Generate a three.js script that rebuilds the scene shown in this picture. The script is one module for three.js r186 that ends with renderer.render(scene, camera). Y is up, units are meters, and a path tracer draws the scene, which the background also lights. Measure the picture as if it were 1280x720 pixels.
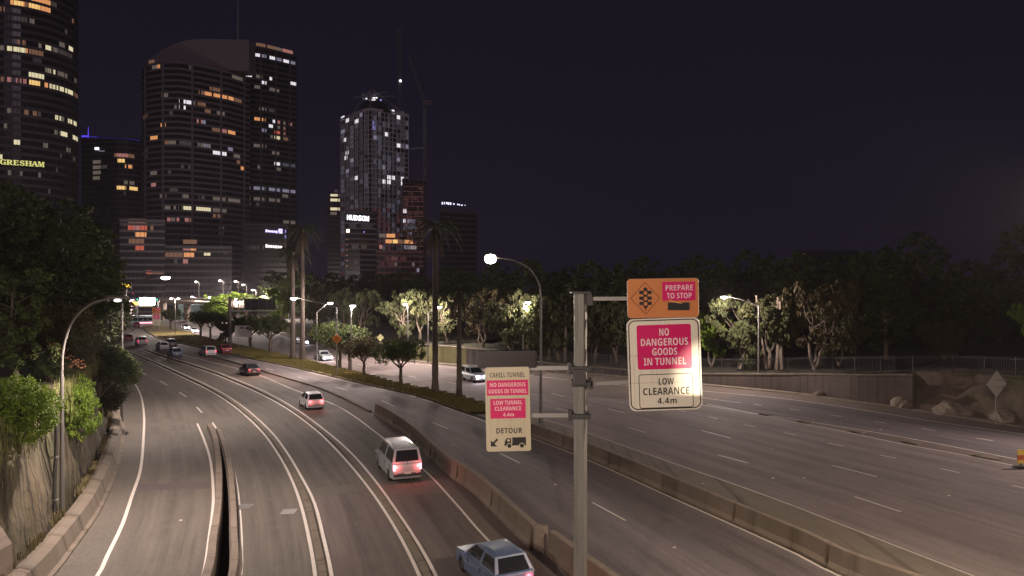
import * as THREE from 'three';
import { mergeGeometries } from 'three/addons/utils/BufferGeometryUtils.js';
import { RoundedBoxGeometry } from 'three/addons/geometries/RoundedBoxGeometry.js';
import { TextGeometry } from 'three/addons/geometries/TextGeometry.js';
import { FontLoader } from 'three/addons/loaders/FontLoader.js';

// ------------------------------------------------------------ camera, sky, exposure
const F = 900, CH = 11.5, W = 1280, H = 720;          // focal length in pixels of the photograph, eye height
const scene = new THREE.Scene();
const camera = new THREE.PerspectiveCamera(2 * Math.atan(360 / F) * 180 / Math.PI, 16 / 9, 0.1, 4000);
camera.position.set(0, CH, 0);
camera.lookAt(0, CH, -100);
const renderer = new THREE.WebGLRenderer({ antialias: true });
renderer.setSize(W, H);
renderer.toneMapping = THREE.LinearToneMapping;
renderer.toneMappingExposure = 1;
renderer.shadowMap.enabled = true;
{ // night sky over a city: almost black, a little lighter and warmer low down
  const w = 64, h = 32, d = new Float32Array(w * h * 4);
  for (let y = 0; y < h; y++) for (let x = 0; x < w; x++) {
    const up = Math.max(0, (y + .5) / h * 2 - 1), k = Math.exp(-up * 5), i = (y * w + x) * 4;
    d[i] = .0048 + .0008 * k; d[i + 1] = .0050 - .0014 * k; d[i + 2] = .0114 - .0004 * k; d[i + 3] = 1;
  }
  const t = new THREE.DataTexture(d, w, h, THREE.RGBAFormat, THREE.FloatType);
  t.mapping = THREE.EquirectangularReflectionMapping; t.magFilter = THREE.LinearFilter; t.needsUpdate = true;
  scene.background = t; scene.environment = t;
}
scene.fog = new THREE.FogExp2(new THREE.Color().setRGB(.95, .84, .95), .00010);
{ // added soft fill behind the camera, weak as moonlight, to shape the tower faces
  const s = new THREE.DirectionalLight(new THREE.Color().setRGB(1, .74, .98), .14);
  s.position.set(60, 120, 160); s.target.position.set(-40, 0, -200); s.castShadow = true; s.shadow.radius = 25;
  Object.assign(s.shadow.camera, { left: -500, right: 500, top: 400, bottom: -400, near: 1, far: 1500 });
  scene.add(s, s.target);
}

// ------------------------------------------------------------ helpers
function rng(seed) { let a = seed >>> 0; return () => { a = a + 0x6D2B79F5 | 0; let t = Math.imul(a ^ a >>> 15, 1 | a); t = t + Math.imul(t ^ t >>> 7, 61 | t) ^ t; return ((t ^ t >>> 14) >>> 0) / 4294967296; }; }
const V = (x, y, z) => new THREE.Vector3(x, y, z);
const G = (px, py, y = 0) => { const d = F * (CH - y) / (py - 360); return V((px - 640) / F * d, y, -d); };      // a point of the ground
const at = (px, py, d) => V((px - 640) / F * d, CH - (py - 360) / F * d, -d);
const Gs = (...a) => { const o = []; for (let i = 0; i < a.length; i += 2) o.push(G(a[i], a[i + 1])); return o; };
const used = {};
function numbered(name) { const n = used[name] = (used[name] ?? -1) + 1; return n ? `${name}_${String(n).padStart(3, '0')}` : name; }
function clean(g) {
  g = g.index ? g.toNonIndexed() : g.clone();
  for (const k of Object.keys(g.attributes)) if (!['position', 'normal', 'uv', 'color'].includes(k)) g.deleteAttribute(k);
  if (!g.attributes.normal) g.computeVertexNormals();
  if (!g.attributes.uv) g.setAttribute('uv', new THREE.BufferAttribute(new Float32Array(g.attributes.position.count * 2), 2));
  return g;
}
const merge = list => { list = (Array.isArray(list) ? list : [list]).map(clean); return list.length === 1 ? list[0] : mergeGeometries(list); };
function mesh(name, geo, mat, parent) {
  const m = new THREE.Mesh(Array.isArray(geo) ? merge(geo) : geo, mat);
  m.name = name; m.castShadow = m.receiveShadow = true;
  if (parent) parent.add(m);
  return m;
}
function thing(name, label, category, pos = V(0, 0, 0), group) {
  const o = new THREE.Group(); o.name = numbered(name); o.position.copy(pos); scene.add(o);
  o.userData = { label, category }; if (group) o.userData.group = group;
  return o;
}
function struct(name, geo, mat) { const m = mesh(numbered(name), geo, mat, scene); m.userData.kind = 'structure'; return m; }
function stuff(name, label, category, obj) { obj.name = numbered(name); obj.userData = { kind: 'stuff', label, category }; scene.add(obj); return obj; }
function copy(o, label, pos, turn, group) {
  const c = o.clone(); c.name = numbered(o.name.replace(/_\d+$/, '')); c.userData = { ...o.userData, label };
  if (group) c.userData.group = group;
  c.position.copy(pos); c.rotation.y = turn; scene.add(c); return c;
}
// geometry built in the world's axes moved so that its thing stands at its base
function rebase(o, p) { o.position.copy(p); for (const c of o.children) c.geometry.translate(-p.x, -p.y, -p.z); return o; }
const box = (w, h, d, x = 0, y = 0, z = 0) => new THREE.BoxGeometry(w, h, d).translate(x, y, z);
const rbox = (w, h, d, x = 0, y = 0, z = 0, r = .03) => new RoundedBoxGeometry(w, h, d, 2, r).translate(x, y, z);
const cyl = (r0, r1, h, x = 0, y = 0, z = 0, n = 12) => new THREE.CylinderGeometry(r1, r0, h, n).translate(x, y + h / 2, z);
function bar(a, b, r, n = 8, r1 = r) {
  const d = b.clone().sub(a), g = new THREE.CylinderGeometry(r1, r, d.length(), n);
  return g.applyQuaternion(new THREE.Quaternion().setFromUnitVectors(V(0, 1, 0), d.normalize())).translate((a.x + b.x) / 2, (a.y + b.y) / 2, (a.z + b.z) / 2);
}
function beam(a, b, w, h) { // a box beam from a to b
  const d = b.clone().sub(a), L = d.length(), m = new THREE.Matrix4().lookAt(a, b, V(0, 1, 0));
  m.setPosition(a.clone().add(b).multiplyScalar(.5));
  return new THREE.BoxGeometry(w, h, L).applyMatrix4(m);
}
const tube = (pts, r, n = 24, k = 8) => new THREE.TubeGeometry(new THREE.CatmullRomCurve3(pts, false, 'centripetal'), n, r, k);
function spline(pts, step = 1.5) {
  const c = new THREE.CatmullRomCurve3(pts, false, 'centripetal'); c.arcLengthDivisions = 600;
  return c.getSpacedPoints(Math.max(2, Math.round(c.getLength() / step)));
}
const sides = path => path.map((p, i) => { const a = path[Math.max(0, i - 1)], b = path[Math.min(path.length - 1, i + 1)], d = b.clone().sub(a); d.y = 0; d.normalize(); return V(-d.z, 0, d.x); });
const shift = (path, off) => { const s = sides(path); return path.map((p, i) => p.clone().addScaledVector(s[i], off)); };
// a profile [[offset to the right of travel, height], ...] swept along a path on the ground
function sweep(path, profile, closed = true, caps = true) {
  const s = sides(path), pos = [], uv = [], n = profile.length, m = closed ? n : n - 1;
  const P = (i, j) => { const q = typeof profile[j % n] === 'function' ? profile[j % n](i) : profile[j % n]; return path[i].clone().addScaledVector(s[i], q[0]).setY(path[i].y + q[1]); };
  let u = 0; const cum = [0]; for (let j = 0; j < m; j++) { const a = P(0, j), b = P(0, j + 1); cum.push(cum[j] + a.distanceTo(b)); }
  for (let i = 0; i + 1 < path.length; i++) {
    const L = path[i].distanceTo(path[i + 1]);
    for (let j = 0; j < m; j++) {
      const a = P(i, j), b = P(i + 1, j), c = P(i + 1, j + 1), d = P(i, j + 1);
      for (const [q, x, y] of [[a, 0, 0], [b, L, 0], [c, L, 1], [a, 0, 0], [c, L, 1], [d, 0, 1]]) { pos.push(q.x, q.y, q.z); uv.push(u + x, y ? cum[j + 1] : cum[j]); }
    }
    u += L;
  }
  if (closed && caps) for (const i of [0, path.length - 1]) for (let j = 1; j + 1 < n; j++) for (const k of [0, j, j + 1]) { const q = P(i, k); pos.push(q.x, q.y, q.z); uv.push(profile[k][0] ?? 0, profile[k][1] ?? 0); }
  const g = new THREE.BufferGeometry();
  g.setAttribute('position', new THREE.Float32BufferAttribute(pos, 3)); g.setAttribute('uv', new THREE.Float32BufferAttribute(uv, 2));
  g.computeVertexNormals(); return g;
}
const ribbon = (path, w, y) => sweep(path, [[-w / 2, y], [w / 2, y]], false);
function sheet(outline, y, holes = []) { // a flat polygon on the ground, uv in metres
  const s = new THREE.Shape(outline.map(p => new THREE.Vector2(p.x, -p.z)));
  for (const h of holes) s.holes.push(new THREE.Path(h.map(p => new THREE.Vector2(p.x, -p.z))));
  return new THREE.ShapeGeometry(s).rotateX(-Math.PI / 2).translate(0, y, 0);
}

// ------------------------------------------------------------ textures: what the surfaces are made of
function lattice(n, seed) { const r = rng(seed), a = new Float32Array(n * n); for (let i = 0; i < a.length; i++) a[i] = r(); return a; }
function tileNoise(seed) { // value noise that repeats after one unit
  const cache = {};
  return (u, v, n, m = n) => {
    const k = n + '/' + m, a = cache[k] ??= (() => { const r = rng(seed + n * 31 + m * 7), q = new Float32Array(n * m); for (let i = 0; i < q.length; i++) q[i] = r(); return q; })();
    const x = u * n, y = v * m, i = Math.floor(x), j = Math.floor(y), f = x - i, g = y - j, s = f * f * (3 - 2 * f), t = g * g * (3 - 2 * g);
    const A = (i, j) => a[((j % m + m) % m) * n + (i % n + n) % n];
    return (A(i, j) * (1 - s) + A(i + 1, j) * s) * (1 - t) + (A(i, j + 1) * (1 - s) + A(i + 1, j + 1) * s) * t;
  };
}
const srgb = c => { c = Math.min(1, Math.max(0, c)); return 255 * (c <= .0031308 ? 12.92 * c : 1.055 * Math.pow(c, 1 / 2.4) - .055); };
function colorTex(size, metres, fn, sizeV = size, metresV = metres) {
  const d = new Uint8Array(size * sizeV * 4);
  for (let y = 0; y < sizeV; y++) for (let x = 0; x < size; x++) { const c = fn((x + .5) / size, (y + .5) / sizeV), i = (y * size + x) * 4; d[i] = srgb(c[0]); d[i + 1] = srgb(c[1]); d[i + 2] = srgb(c[2]); d[i + 3] = 255; }
  return finish(new THREE.DataTexture(d, size, sizeV), metres, metresV, true);
}
function greyTex(size, metres, fn) {
  const d = new Uint8Array(size * size * 4);
  for (let y = 0; y < size; y++) for (let x = 0; x < size; x++) { const c = 255 * Math.min(1, Math.max(0, fn((x + .5) / size, (y + .5) / size))), i = (y * size + x) * 4; d[i] = d[i + 1] = d[i + 2] = c; d[i + 3] = 255; }
  return finish(new THREE.DataTexture(d, size, size), metres, metres, false);
}
function finish(t, mu, mv, color) {
  t.wrapS = t.wrapT = THREE.RepeatWrapping; t.magFilter = THREE.LinearFilter; t.minFilter = THREE.LinearMipmapLinearFilter; t.generateMipmaps = true;
  t.repeat.set(1 / mu, 1 / mv); if (color) t.colorSpace = THREE.SRGBColorSpace; t.needsUpdate = true; return t;
}
const N1 = tileNoise(11), N2 = tileNoise(77), N3 = tileNoise(301);
const fbm = (N, u, v, n, o = 4) => { let s = 0, a = .5, t = 0; for (let k = 0; k < o; k++) { s += a * N(u, v, n << k); t += a; a *= .55; } return s / t; };
const RGB = (r, g, b) => new THREE.Color().setRGB(r, g, b);
const std = (c, roughness = .8, o = {}) => new THREE.MeshStandardMaterial({ color: c, roughness, side: THREE.DoubleSide, ...o });

const asphaltTex = (seed, tint) => { const N = tileNoise(seed); return colorTex(1024, 27, (u, v) => {
  const grain = N(u, v, 512) * .5 + N(u, v, 256) * .5, patch = fbm(N, u, v, 5, 4);
  let k = .72 + .36 * grain + .5 * (patch - .5);   return tint.map(c => c * k); }); };
// the same asphalt along a lane: u runs with the traffic, v across one lane; oil drips and tyre marks in broken streaks
const laneTex = (seed, tint) => { const N = tileNoise(seed); return colorTex(1024, 30, (u, v) => {
  const grain = N(u, v, 700, 90) * .6 + N(u, v, 350, 50) * .4, patch = fbm(N, u, v, 6, 4), long = N(u, v, 6, 26) * .6 + N(u, v, 3, 44) * .4, broken = .35 + .65 * N(u, v, 60, 8);
  const oil = Math.exp(-Math.pow((v - .5) / .10, 2)) * broken, tyre = (Math.exp(-Math.pow((v - .24) / .07, 2)) + Math.exp(-Math.pow((v - .76) / .07, 2))) * (.4 + .6 * N(u, v, 40, 6));
  const k = (.74 + .30 * grain + .55 * (patch - .5) + .30 * (long - .5)) * (1 - .27 * oil - .10 * tyre); return tint.map(c => c * k); }, 256, 1); };
const bumpGrain = greyTex(512, 5, (u, v) => .6 * N1(u, v, 256) + .4 * N2(u, v, 96));
const M = {};
M.asphalt = std(0xffffff, .82, { map: asphaltTex(5, [.150, .128, .106]), bumpMap: bumpGrain, bumpScale: .006 });
M.asphalt2 = std(0xffffff, .82, { map: asphaltTex(15, [.122, .094, .092]), bumpMap: bumpGrain, bumpScale: .006 });
M.asphalt3 = std(0xffffff, .84, { map: asphaltTex(25, [.150, .112, .096]), bumpMap: bumpGrain, bumpScale: .006 });
M.laneGrey = std(0xffffff, .82, { map: laneTex(6, [.152, .128, .108]) }); M.laneRed = std(0xffffff, .82, { map: laneTex(36, [.152, .118, .106]) }); M.laneMid = std(0xffffff, .82, { map: laneTex(16, [.196, .162, .164]) }); M.laneEast = std(0xffffff, .84, { map: laneTex(26, [.225, .176, .166]) }); M.laneFar = std(0xffffff, .84, { map: laneTex(27, [.140, .112, .116]) });
M.redAsphalt = std(0xffffff, .84, { map: asphaltTex(35, [.142, .102, .088]), bumpMap: bumpGrain, bumpScale: .006 });
M.paint = std(0xffffff, .6, { map: colorTex(512, 6, (u, v) => { const w = fbm(N3, u, v, 24, 4), s = .86 + .14 * Math.min(1, w * 2.2); return [.74 * s, .67 * s, .60 * s].map(c => c * (.86 + .2 * N1(u, v, 128))); }) });
const concreteTex = (tint, seed) => { const N = tileNoise(seed); return colorTex(1024, 12, (u, v) => {
  const streak = fbm(N, u, .5, 40, 4), stain = Math.max(0, streak - .52) * 2.6 * (.4 + .6 * N(u, v, 8)), k = .70 + .40 * fbm(N, u, v, 10, 5) + .10 * N(u, v, 256) - stain * .7;
  return tint.map((c, i) => c * k * (1 - stain * [.05, .12, .22][i])); }); };
M.barrier = std(0xffffff, .85, { map: concreteTex([.225, .178, .140], 41), bumpMap: bumpGrain, bumpScale: .008 });
M.kerb = std(0xffffff, .85, { map: concreteTex([.185, .15, .115], 43), bumpMap: bumpGrain, bumpScale: .008 });
M.darkConcrete = std(0xffffff, .9, { map: concreteTex([.10, .085, .08], 47) });
M.wallRock = std(0xffffff, .92, { map: colorTex(1024, 16, (u, v) => { // weathered sandstone and shotcrete with long vertical water stains, moss near the top seams
  const streak = fbm(N1, u, v * .06, 64, 5), moss = Math.max(0, fbm(N2, u, v, 7, 5) - .52) * 3, base = .62 + .6 * fbm(N3, u, v, 12, 5);
  const st = Math.min(1, Math.max(0, streak - .47) * 4.2), pink = Math.max(0, N2(u + .4, v, 5) - .6) * 1.2;
  return [(.108 + .03 * pink) * base * (1 - st * .75) * (1 - moss * .3), .088 * base * (1 - st * .78) * (1 - moss * .12), .050 * base * (1 - st * .8) * (1 - moss * .4)]; }), bumpMap: greyTex(512, 6, (u, v) => fbm(N1, u, v, 12, 5)), bumpScale: .08 });
M.bankRock = std(0xffffff, .95, { map: colorTex(1024, 12, (u, v) => { const b = .5 + .8 * fbm(N3, u, v, 9, 6), m = Math.max(0, fbm(N2, u, v, 7, 4) - .55) * 3;
  return [.155 * b * (1 - m * .4), .115 * b * (1 - m * .15), .085 * b * (1 - m * .5)]; }), bumpMap: greyTex(512, 5, (u, v) => fbm(N2, u, v, 10, 5)), bumpScale: .1 });
M.mossWall = std(0xffffff, .92, { map: colorTex(512, 14, (u, v) => { const st = fbm(N1, u, v * .2, 28, 4), m = fbm(N2, u, v, 6, 5); return [.15 + .08 * st, .14 + .05 * st + .03 * m, .065 + .03 * st].map(c => c * (.6 + .7 * m)); }) });
M.lawn = std(0xffffff, .95, { map: colorTex(1024, 18, (u, v) => { const p = fbm(N1, u, v, 6, 5), g = .7 + .6 * N2(u, v, 300), dry = fbm(N3, u, v, 5, 4);
  return [(.13 + .10 * dry) * g * (.6 + .8 * p), (.125 + .03 * dry) * g * (.6 + .8 * p), .034 * g * (.6 + .8 * p)]; }), bumpMap: greyTex(512, 4, (u, v) => fbm(N2, u, v, 60, 3)), bumpScale: .06 });
M.earth = std(0xffffff, .97, { map: colorTex(512, 22, (u, v) => { const p = fbm(N1, u, v, 8, 6); return [.05 * p + .02, .046 * p + .018, .028 * p + .01]; }) });
M.lampSteel = std(RGB(.13, .12, .11), .5, { metalness: .3 }); M.steel = std(RGB(.30, .285, .265), .45, { metalness: .5 });
M.galv = std(0xffffff, .5, { metalness: .35, map: colorTex(256, 1.2, (u, v) => { const k = .14 + .10 * fbm(N2, u, v, 14, 4) - .08 * Math.max(0, fbm(N1, u, v * .2, 20, 3) - .5); return [k, k * .96, k * .86]; }) });
M.darkSteel = std(RGB(.06, .055, .055), .55, { metalness: .4 });
M.black = std(RGB(.012, .011, .012), .5);
M.rubber = std(RGB(.015, .015, .016), .85);
M.bark = std(0xffffff, .95, { map: colorTex(256, 2, (u, v) => { const s = fbm(N1, u, v * .3, 24, 4); return [.13 * s + .03, .10 * s + .022, .075 * s + .016]; }), bumpMap: greyTex(256, 1.5, (u, v) => fbm(N1, u, v * .35, 20, 4)), bumpScale: .05 });
M.paleBark = std(0xffffff, .9, { map: colorTex(256, 3, (u, v) => { const s = fbm(N2, u, v * .4, 10, 4); return [.17 * s + .045, .13 * s + .034, .10 * s + .026]; }) });
function leafMat(r, g, b) { return new THREE.MeshPhysicalMaterial({ color: RGB(r, g, b), roughness: .75, side: THREE.DoubleSide, vertexColors: true, transmission: .3, thickness: 0, specularIntensity: .25 }); }
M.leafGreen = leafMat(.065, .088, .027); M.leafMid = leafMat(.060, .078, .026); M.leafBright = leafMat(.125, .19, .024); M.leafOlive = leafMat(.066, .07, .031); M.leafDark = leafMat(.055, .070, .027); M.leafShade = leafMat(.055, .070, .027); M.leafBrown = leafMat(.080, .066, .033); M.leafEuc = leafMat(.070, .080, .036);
const glow = {};
function emit(r, g, b, k = 1) { const key = [r, g, b, k].join(); return glow[key] ??= new THREE.MeshStandardMaterial({ color: 0x000000, roughness: .6, emissive: RGB(r, g, b), emissiveIntensity: k, side: THREE.DoubleSide }); }
M.lamp = emit(1, .93, .86, 14); M.lampWarm = emit(1, .9, .68, 40);
// ------------------------------------------------------------ lines of the road, read off the photograph and laid on the ground
const WD = (...a) => { const o = []; for (let i = 0; i < a.length; i += 2) o.push(V(a[i], 0, -a[i + 1])); return o; };   // [x, distance] pairs
const rampLeft = [...WD(-10, -6, -12.4, 10, -14.3, 20), ...Gs(122, 720, 135, 693, 152, 658, 165, 620, 175, 590, 179.5, 545, 180, 520, 177, 498, 170, 482, 161, 472, 140, 452)];
const rampRight = Gs(246.6, 529.6, 254.8, 549, 262.4, 573, 266, 604, 266.4, 631, 261, 677, 254.8, 717).concat(WD(-10.9, 24, -9, 14, -7, 0)).reverse();
const slotWest = Gs(262.4, 530.5, 271.6, 549, 277, 576, 279, 607, 278, 643.5, 273, 683, 268.5, 720).concat(WD(-9.6, 20, -7.6, 8, -6.4, 0)).reverse();
const slotEast = Gs(264, 530, 274, 552, 281.5, 582, 285.5, 622, 286.5, 671, 285, 720).concat(WD(-9.2, 20, -7.0, 8, -5.6, 0)).reverse();
const laneLeft = Gs(265.5, 528.4, 277, 546, 285, 564, 292, 588.5, 296.6, 613, 299, 637, 301, 665, 301.5, 689, 300.3, 720).concat(WD(-8.6, 20, -6.2, 8, -4.6, 0)).reverse();
const dblA1 = Gs(157.5, 440, 190, 454, 230, 472.5, 265, 490, 295, 510, 327.5, 540, 347.5, 567.5, 362.5, 595, 375, 627.5, 386, 672.5, 394, 720).concat(WD(-5.2, 20, -2.6, 8)).reverse();
const dblA2 = Gs(160, 438.5, 196, 453, 238, 471.5, 273, 488.5, 304, 508.5, 339, 540, 357.5, 564, 376, 595, 392.5, 627.5, 405, 675, 414.5, 720).concat(WD(-4.6, 20, -2.0, 8)).reverse();
const dblB1 = Gs(175, 436.5, 200, 446, 225, 454, 262.5, 466, 295, 479, 320, 490, 357, 510, 397.5, 540, 427.5, 570, 455, 602.5, 480, 637.5, 505, 680, 524, 720).concat(WD(-1.2, 20, 1.5, 8)).reverse();
const dblB2 = Gs(182, 435.5, 206, 444.5, 232, 452.5, 270, 464.5, 303, 477.5, 330, 489, 367, 509.5, 409, 540, 440, 567.5, 470, 602.5, 495, 637.5, 520, 675, 545, 720).concat(WD(-.6, 20, 2.1, 8)).reverse();
const laneRight = Gs(215, 440, 262, 452, 297, 461, 327, 470, 367, 487, 422, 508, 487, 554, 532.5, 590, 570, 630, 602.5, 667.5, 637.5, 702.5).concat(WD(1.5, 26, 4.2, 17, 8, 6)).reverse();
const midLeft = Gs(230, 437, 300, 456, 345, 470, 400, 487, 452, 511, 500, 540, 555, 591, 589, 615.5, 609, 634.5, 641, 667, 661, 687).concat(WD(2.0, 27, 5.6, 17, 9.4, 6)).reverse();
const midRight = Gs(187, 419, 198, 424.5, 225, 430.5, 282, 442.5, 320, 451, 360, 459, 402, 469, 452, 481, 520, 496.5, 560, 510, 610, 528, 665, 548, 720, 569, 780, 595, 840, 622.5, 890, 645, 960, 676.5, 1010, 700, 1045, 719).concat(WD(16.8, 22.5, 20.2, 15.6, 26.5, 3)).reverse();
const rightLeft = Gs(196, 403.5, 225, 411, 250, 418.5, 285, 428, 320, 435, 370, 446, 420, 458, 460, 467.5, 495, 477.5, 545, 487.5, 605, 502.5, 663, 520, 703, 531.7, 735, 542, 800, 565, 840, 579, 960, 621, 1080, 667.5, 1215, 720).concat(WD(21.5, 21.5, 25.5, 14, 31, 2)).reverse();
const farEdge = Gs(330, 411, 350, 419, 399, 433.5, 470, 448.5, 545, 457.5, 600, 462.5, 660, 469, 742, 478.5, 880, 489, 992, 500, 1100, 516, 1167, 527, 1280, 543).concat(WD(44.5, 50, 55, 30, 66, 8, 71, -2)).reverse();
const farKerb = Gs(326, 407, 350, 416, 399, 431, 470, 446, 545, 455, 600, 459, 660, 463, 720, 467, 785, 473, 879, 482, 931, 487, 992, 493, 1060, 503, 1159, 516, 1280, 535).concat(WD(45.8, 52, 53.4, 37.5, 61, 23, 70, 3)).reverse();
const leftKerb = [...WD(-11.6, -6, -14.2, 10, -16.4, 20), ...Gs(60, 720, 87.5, 685, 116.6, 644, 137, 602, 149, 562, 152, 528, 148, 500, 138, 478, 124, 462)];
const trenchHole = [...spline(slotWest, 2), ...spline(slotEast, 2).reverse()];

// ------------------------------------------------------------ the ground and the roads
const rampEnd = G(118, 450), farLeftRoad = Gs(150, 420, 158, 409, 163, 402), roadHead = Gs(180, 402, 180, 408);
{
  const big = [V(-1500, 0, 400), V(1500, 0, 400), V(1500, 0, -2500), V(-1500, 0, -2500)];
  struct('ground', sheet(big, -.02, [trenchHole]), M.earth);
  const west = spline(leftKerb, 3), east = spline(midLeft, 3);
  // the western carriageway: everything between the rock wall and the first barrier, with the slot between ramp and lanes left open
  const outline = [...west, G(136, 432), ...farLeftRoad, ...roadHead, ...Gs(187, 419, 200, 425), ...east.reverse()];
  const westRoad = struct('road', sheet(outline, .004, [trenchHole]), M.asphalt);
  const midOutline = [...spline(midLeft, 3), ...spline(midRight, 3).reverse()];
  const midRoad = struct('road', sheet(midOutline, .006), M.asphalt2);
  const rightRoad = struct('road', sheet([...spline(rightLeft, 3), ...Gs(260, 398), ...spline(farKerb, 3).reverse()], .005), M.asphalt3);
  // the cut between ramp and lanes: two walls and a floor
  struct('trench', [sweep(spline(slotWest, 2), [[-.06, -2.2], [-.06, .0], [0, .0], [0, -2.2]]), sweep(spline(slotEast, 2), [[0, -2.2], [0, .0], [.06, .0], [.06, -2.2]]), sheet(trenchHole, -1.9)], M.darkConcrete);
  // resurfaced strips of a redder asphalt
  const A2 = spline(dblA2, 2).filter(p => p.z > -41), B1 = spline(dblB1, 2).filter(p => p.z > -42.5), B2 = spline(dblB2, 2).filter(p => p.z > -41.5), LR = spline(laneRight, 2).filter(p => p.z > -43.5);
    struct('road_shoulder', sheet([...shift(spline(laneRight, 2), .14), ...shift(spline(midLeft, 2), -.02).reverse()], .0095), M.redAsphalt);
  struct('road_patch', sheet(Gs(172, 606, 262, 603, 263, 611, 169, 615), .0125), M.asphalt2);

  // the lanes themselves, laid along the curve
  const lane = (A, B, mat, n = 1, d0 = 0, d1 = 400, y = .0105) => { const a = spline(A, 1.5).filter(p => -p.z > d0 && -p.z < d1), b = spline(B, .4), pos = [], uv = [], idx = []; let u = 0;
    a.forEach((p, i) => { let q = b[0], m = 1e9; for (const r of b) { const k = (r.x - p.x) ** 2 + (r.z - p.z) ** 2; if (k < m) { m = k; q = r; } } if (i) u += p.distanceTo(a[i - 1]); pos.push(p.x, y, p.z, q.x, y, q.z); uv.push(u, 0, u, n); if (i) { const k = i * 2 - 2; idx.push(k, k + 1, k + 3, k, k + 3, k + 2); } });
    const g = new THREE.BufferGeometry(); g.setAttribute('position', new THREE.Float32BufferAttribute(pos, 3)); g.setAttribute('uv', new THREE.Float32BufferAttribute(uv, 2)); g.setIndex(idx); g.computeVertexNormals(); struct('lane', g, mat); };
  lane(rampLeft, rampRight, M.laneGrey, 1, 0, 60); lane(laneLeft, dblA1, M.laneGrey, 1, 0, 60); lane(rampLeft, dblA1, M.laneGrey, 2, 60.5, 104);
  lane(dblA2, dblB1, M.laneRed, 1, 0, 41); lane(dblA2, dblB1, M.laneGrey, 1, 41, 140); lane(dblB2, laneRight, M.laneRed, 1, 0, 40); lane(dblB2, laneRight, M.laneGrey, 1, 40, 120);
  lane(shift(spline(midLeft, 2), .55), midRight, M.laneMid, 2, 8, 130);
  // painted lines: the solid ones, then each dash on its own
  const line = (road, path, w, y = .015) => mesh('edge_line', ribbon(spline(path, 1.5), w, y), M.paint, road);
  line(westRoad, rampLeft, .17); line(westRoad, rampRight, .15); line(westRoad, laneLeft, .15);
  for (const p of [dblA1, dblA2, dblB1, dblB2]) line(westRoad, p, .15);
  line(westRoad, laneRight, .13); line(midRoad, midRight, .14); line(rightRoad, rightLeft, .14); line(rightRoad, farEdge, .13);
  const islandA0 = Gs(877, 506, 930, 515, 992, 527.5, 1057, 540, 1130, 555.5, 1210, 570, 1280, 585, 1400, 609).concat(WD(38, 36, 42.4, 28, 48.4, 16, 54.5, 3)).reverse(), islandA = islandA0, islandB = Gs(884, 505, 952, 519 - .5, 992, 524.3, 1090, 540, 1160, 552.5, 1280, 576, 1400, 598).concat(WD(40.2, 37, 44.4, 29, 50.6, 16, 56.6, 3)).reverse();
  lane(rightLeft, islandA, M.laneEast, 3, 3, 86.5); lane(rightLeft, farEdge, M.laneEast, 5, 86.5, 200); lane(islandB, farEdge, M.laneFar, 2, 3, 92);
  line(rightRoad, islandA, .13); line(rightRoad, islandB, .13);
  line(rightRoad, Gs(790, 484.5, 835, 490.5, 880, 497.5, 927.5, 504), .12);
  const dash = (road, w, ...a) => { for (let i = 0; i < a.length; i += 4) mesh('lane_dash', ribbon([G(a[i], a[i + 1]), G(a[i + 2], a[i + 3])], w, .015), M.paint, road); };
  dash(westRoad, .13, 175, 464.5, 183, 469, 200, 476.5, 209, 481.5, 224, 490.5, 233, 496, 246, 509, 252.5, 516, 176, 440.5, 181, 442.5, 195, 449.5, 201, 452, 186, 434.5, 191, 436.5);
  dash(midRoad, .13, 740, 628, 782, 651, 625, 567, 650, 579, 540, 528, 560, 536, 477, 501, 493, 508, 420, 484.3, 435, 488, 372, 471, 384, 474.6, 332, 460, 342, 463, 294, 451, 302, 453.3);
  dash(rightRoad, .12, 1068, 621, 1126, 640, 898, 569, 935, 579, 784, 534, 808, 541, 696, 510, 716, 516, 620, 489.5, 640, 494, 560, 478, 577, 481.5, 510, 470, 520, 472, 447, 455, 459, 457.7, 402, 445.5, 411, 447.5, 340, 431, 347, 432.5);
  dash(rightRoad, .12, 1041, 582, 1096, 596, 876, 538, 914, 548, 760, 511, 780, 516, 690, 492, 706, 496, 610, 477, 626, 480);
  dash(rightRoad, .12, 885, 521, 897.5, 524, 930, 530.5, 944, 534, 980, 541, 996, 544.5, 1035, 554, 1054, 557.8, 1100, 569, 1120, 572.8, 1176, 586, 1199, 591, 1265, 607, 1292, 613, 848, 513, 858, 515);
  dash(rightRoad, .12, 942, 505, 952, 507, 987, 511.2, 1000, 513, 1039, 519, 1052, 521, 1093, 527, 1106, 529, 1152, 535.5, 1169, 539, 1221, 548, 1241, 551);
  // low concrete strips between the paired lines
  const strip = (pathL, pathR, from, to, h) => { const a = spline(pathL, 1.5), b = spline(pathR, 1.5), c = []; for (const p of a) { let q = b[0]; for (const r of b) if (r.distanceTo(p) < q.distanceTo(p)) q = r; const m = p.clone().add(q).multiplyScalar(.5); if (-m.z < to && -m.z > from) c.push(m); } return c; };
  const separator = (L, R, label) => {
    const c = strip(L, R, 12, 135, .1), t = thing('median_strip', label, 'median strip');
    const run = []; for (let i = 0; i + 1 < c.length; i += 6) run.push(c.slice(i, Math.min(c.length, i + 7)));
    for (const r of run) { const q = r.map(p => p.clone()); q[0].lerp(q[1], .03); q[q.length - 1].lerp(q[q.length - 2], .015); mesh('kerb_piece', sweep(q, [[-.16, .004], [-.13, .09], [.13, .09], [.16, .004]]), M.kerb, t); }
  };
  separator(dblA1, dblA2, 'narrow raised concrete strip between the paired white lines beside the slot');
  separator(dblB1, dblB2, 'narrow raised concrete strip between the paired lines beside the red-lit lane');
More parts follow.
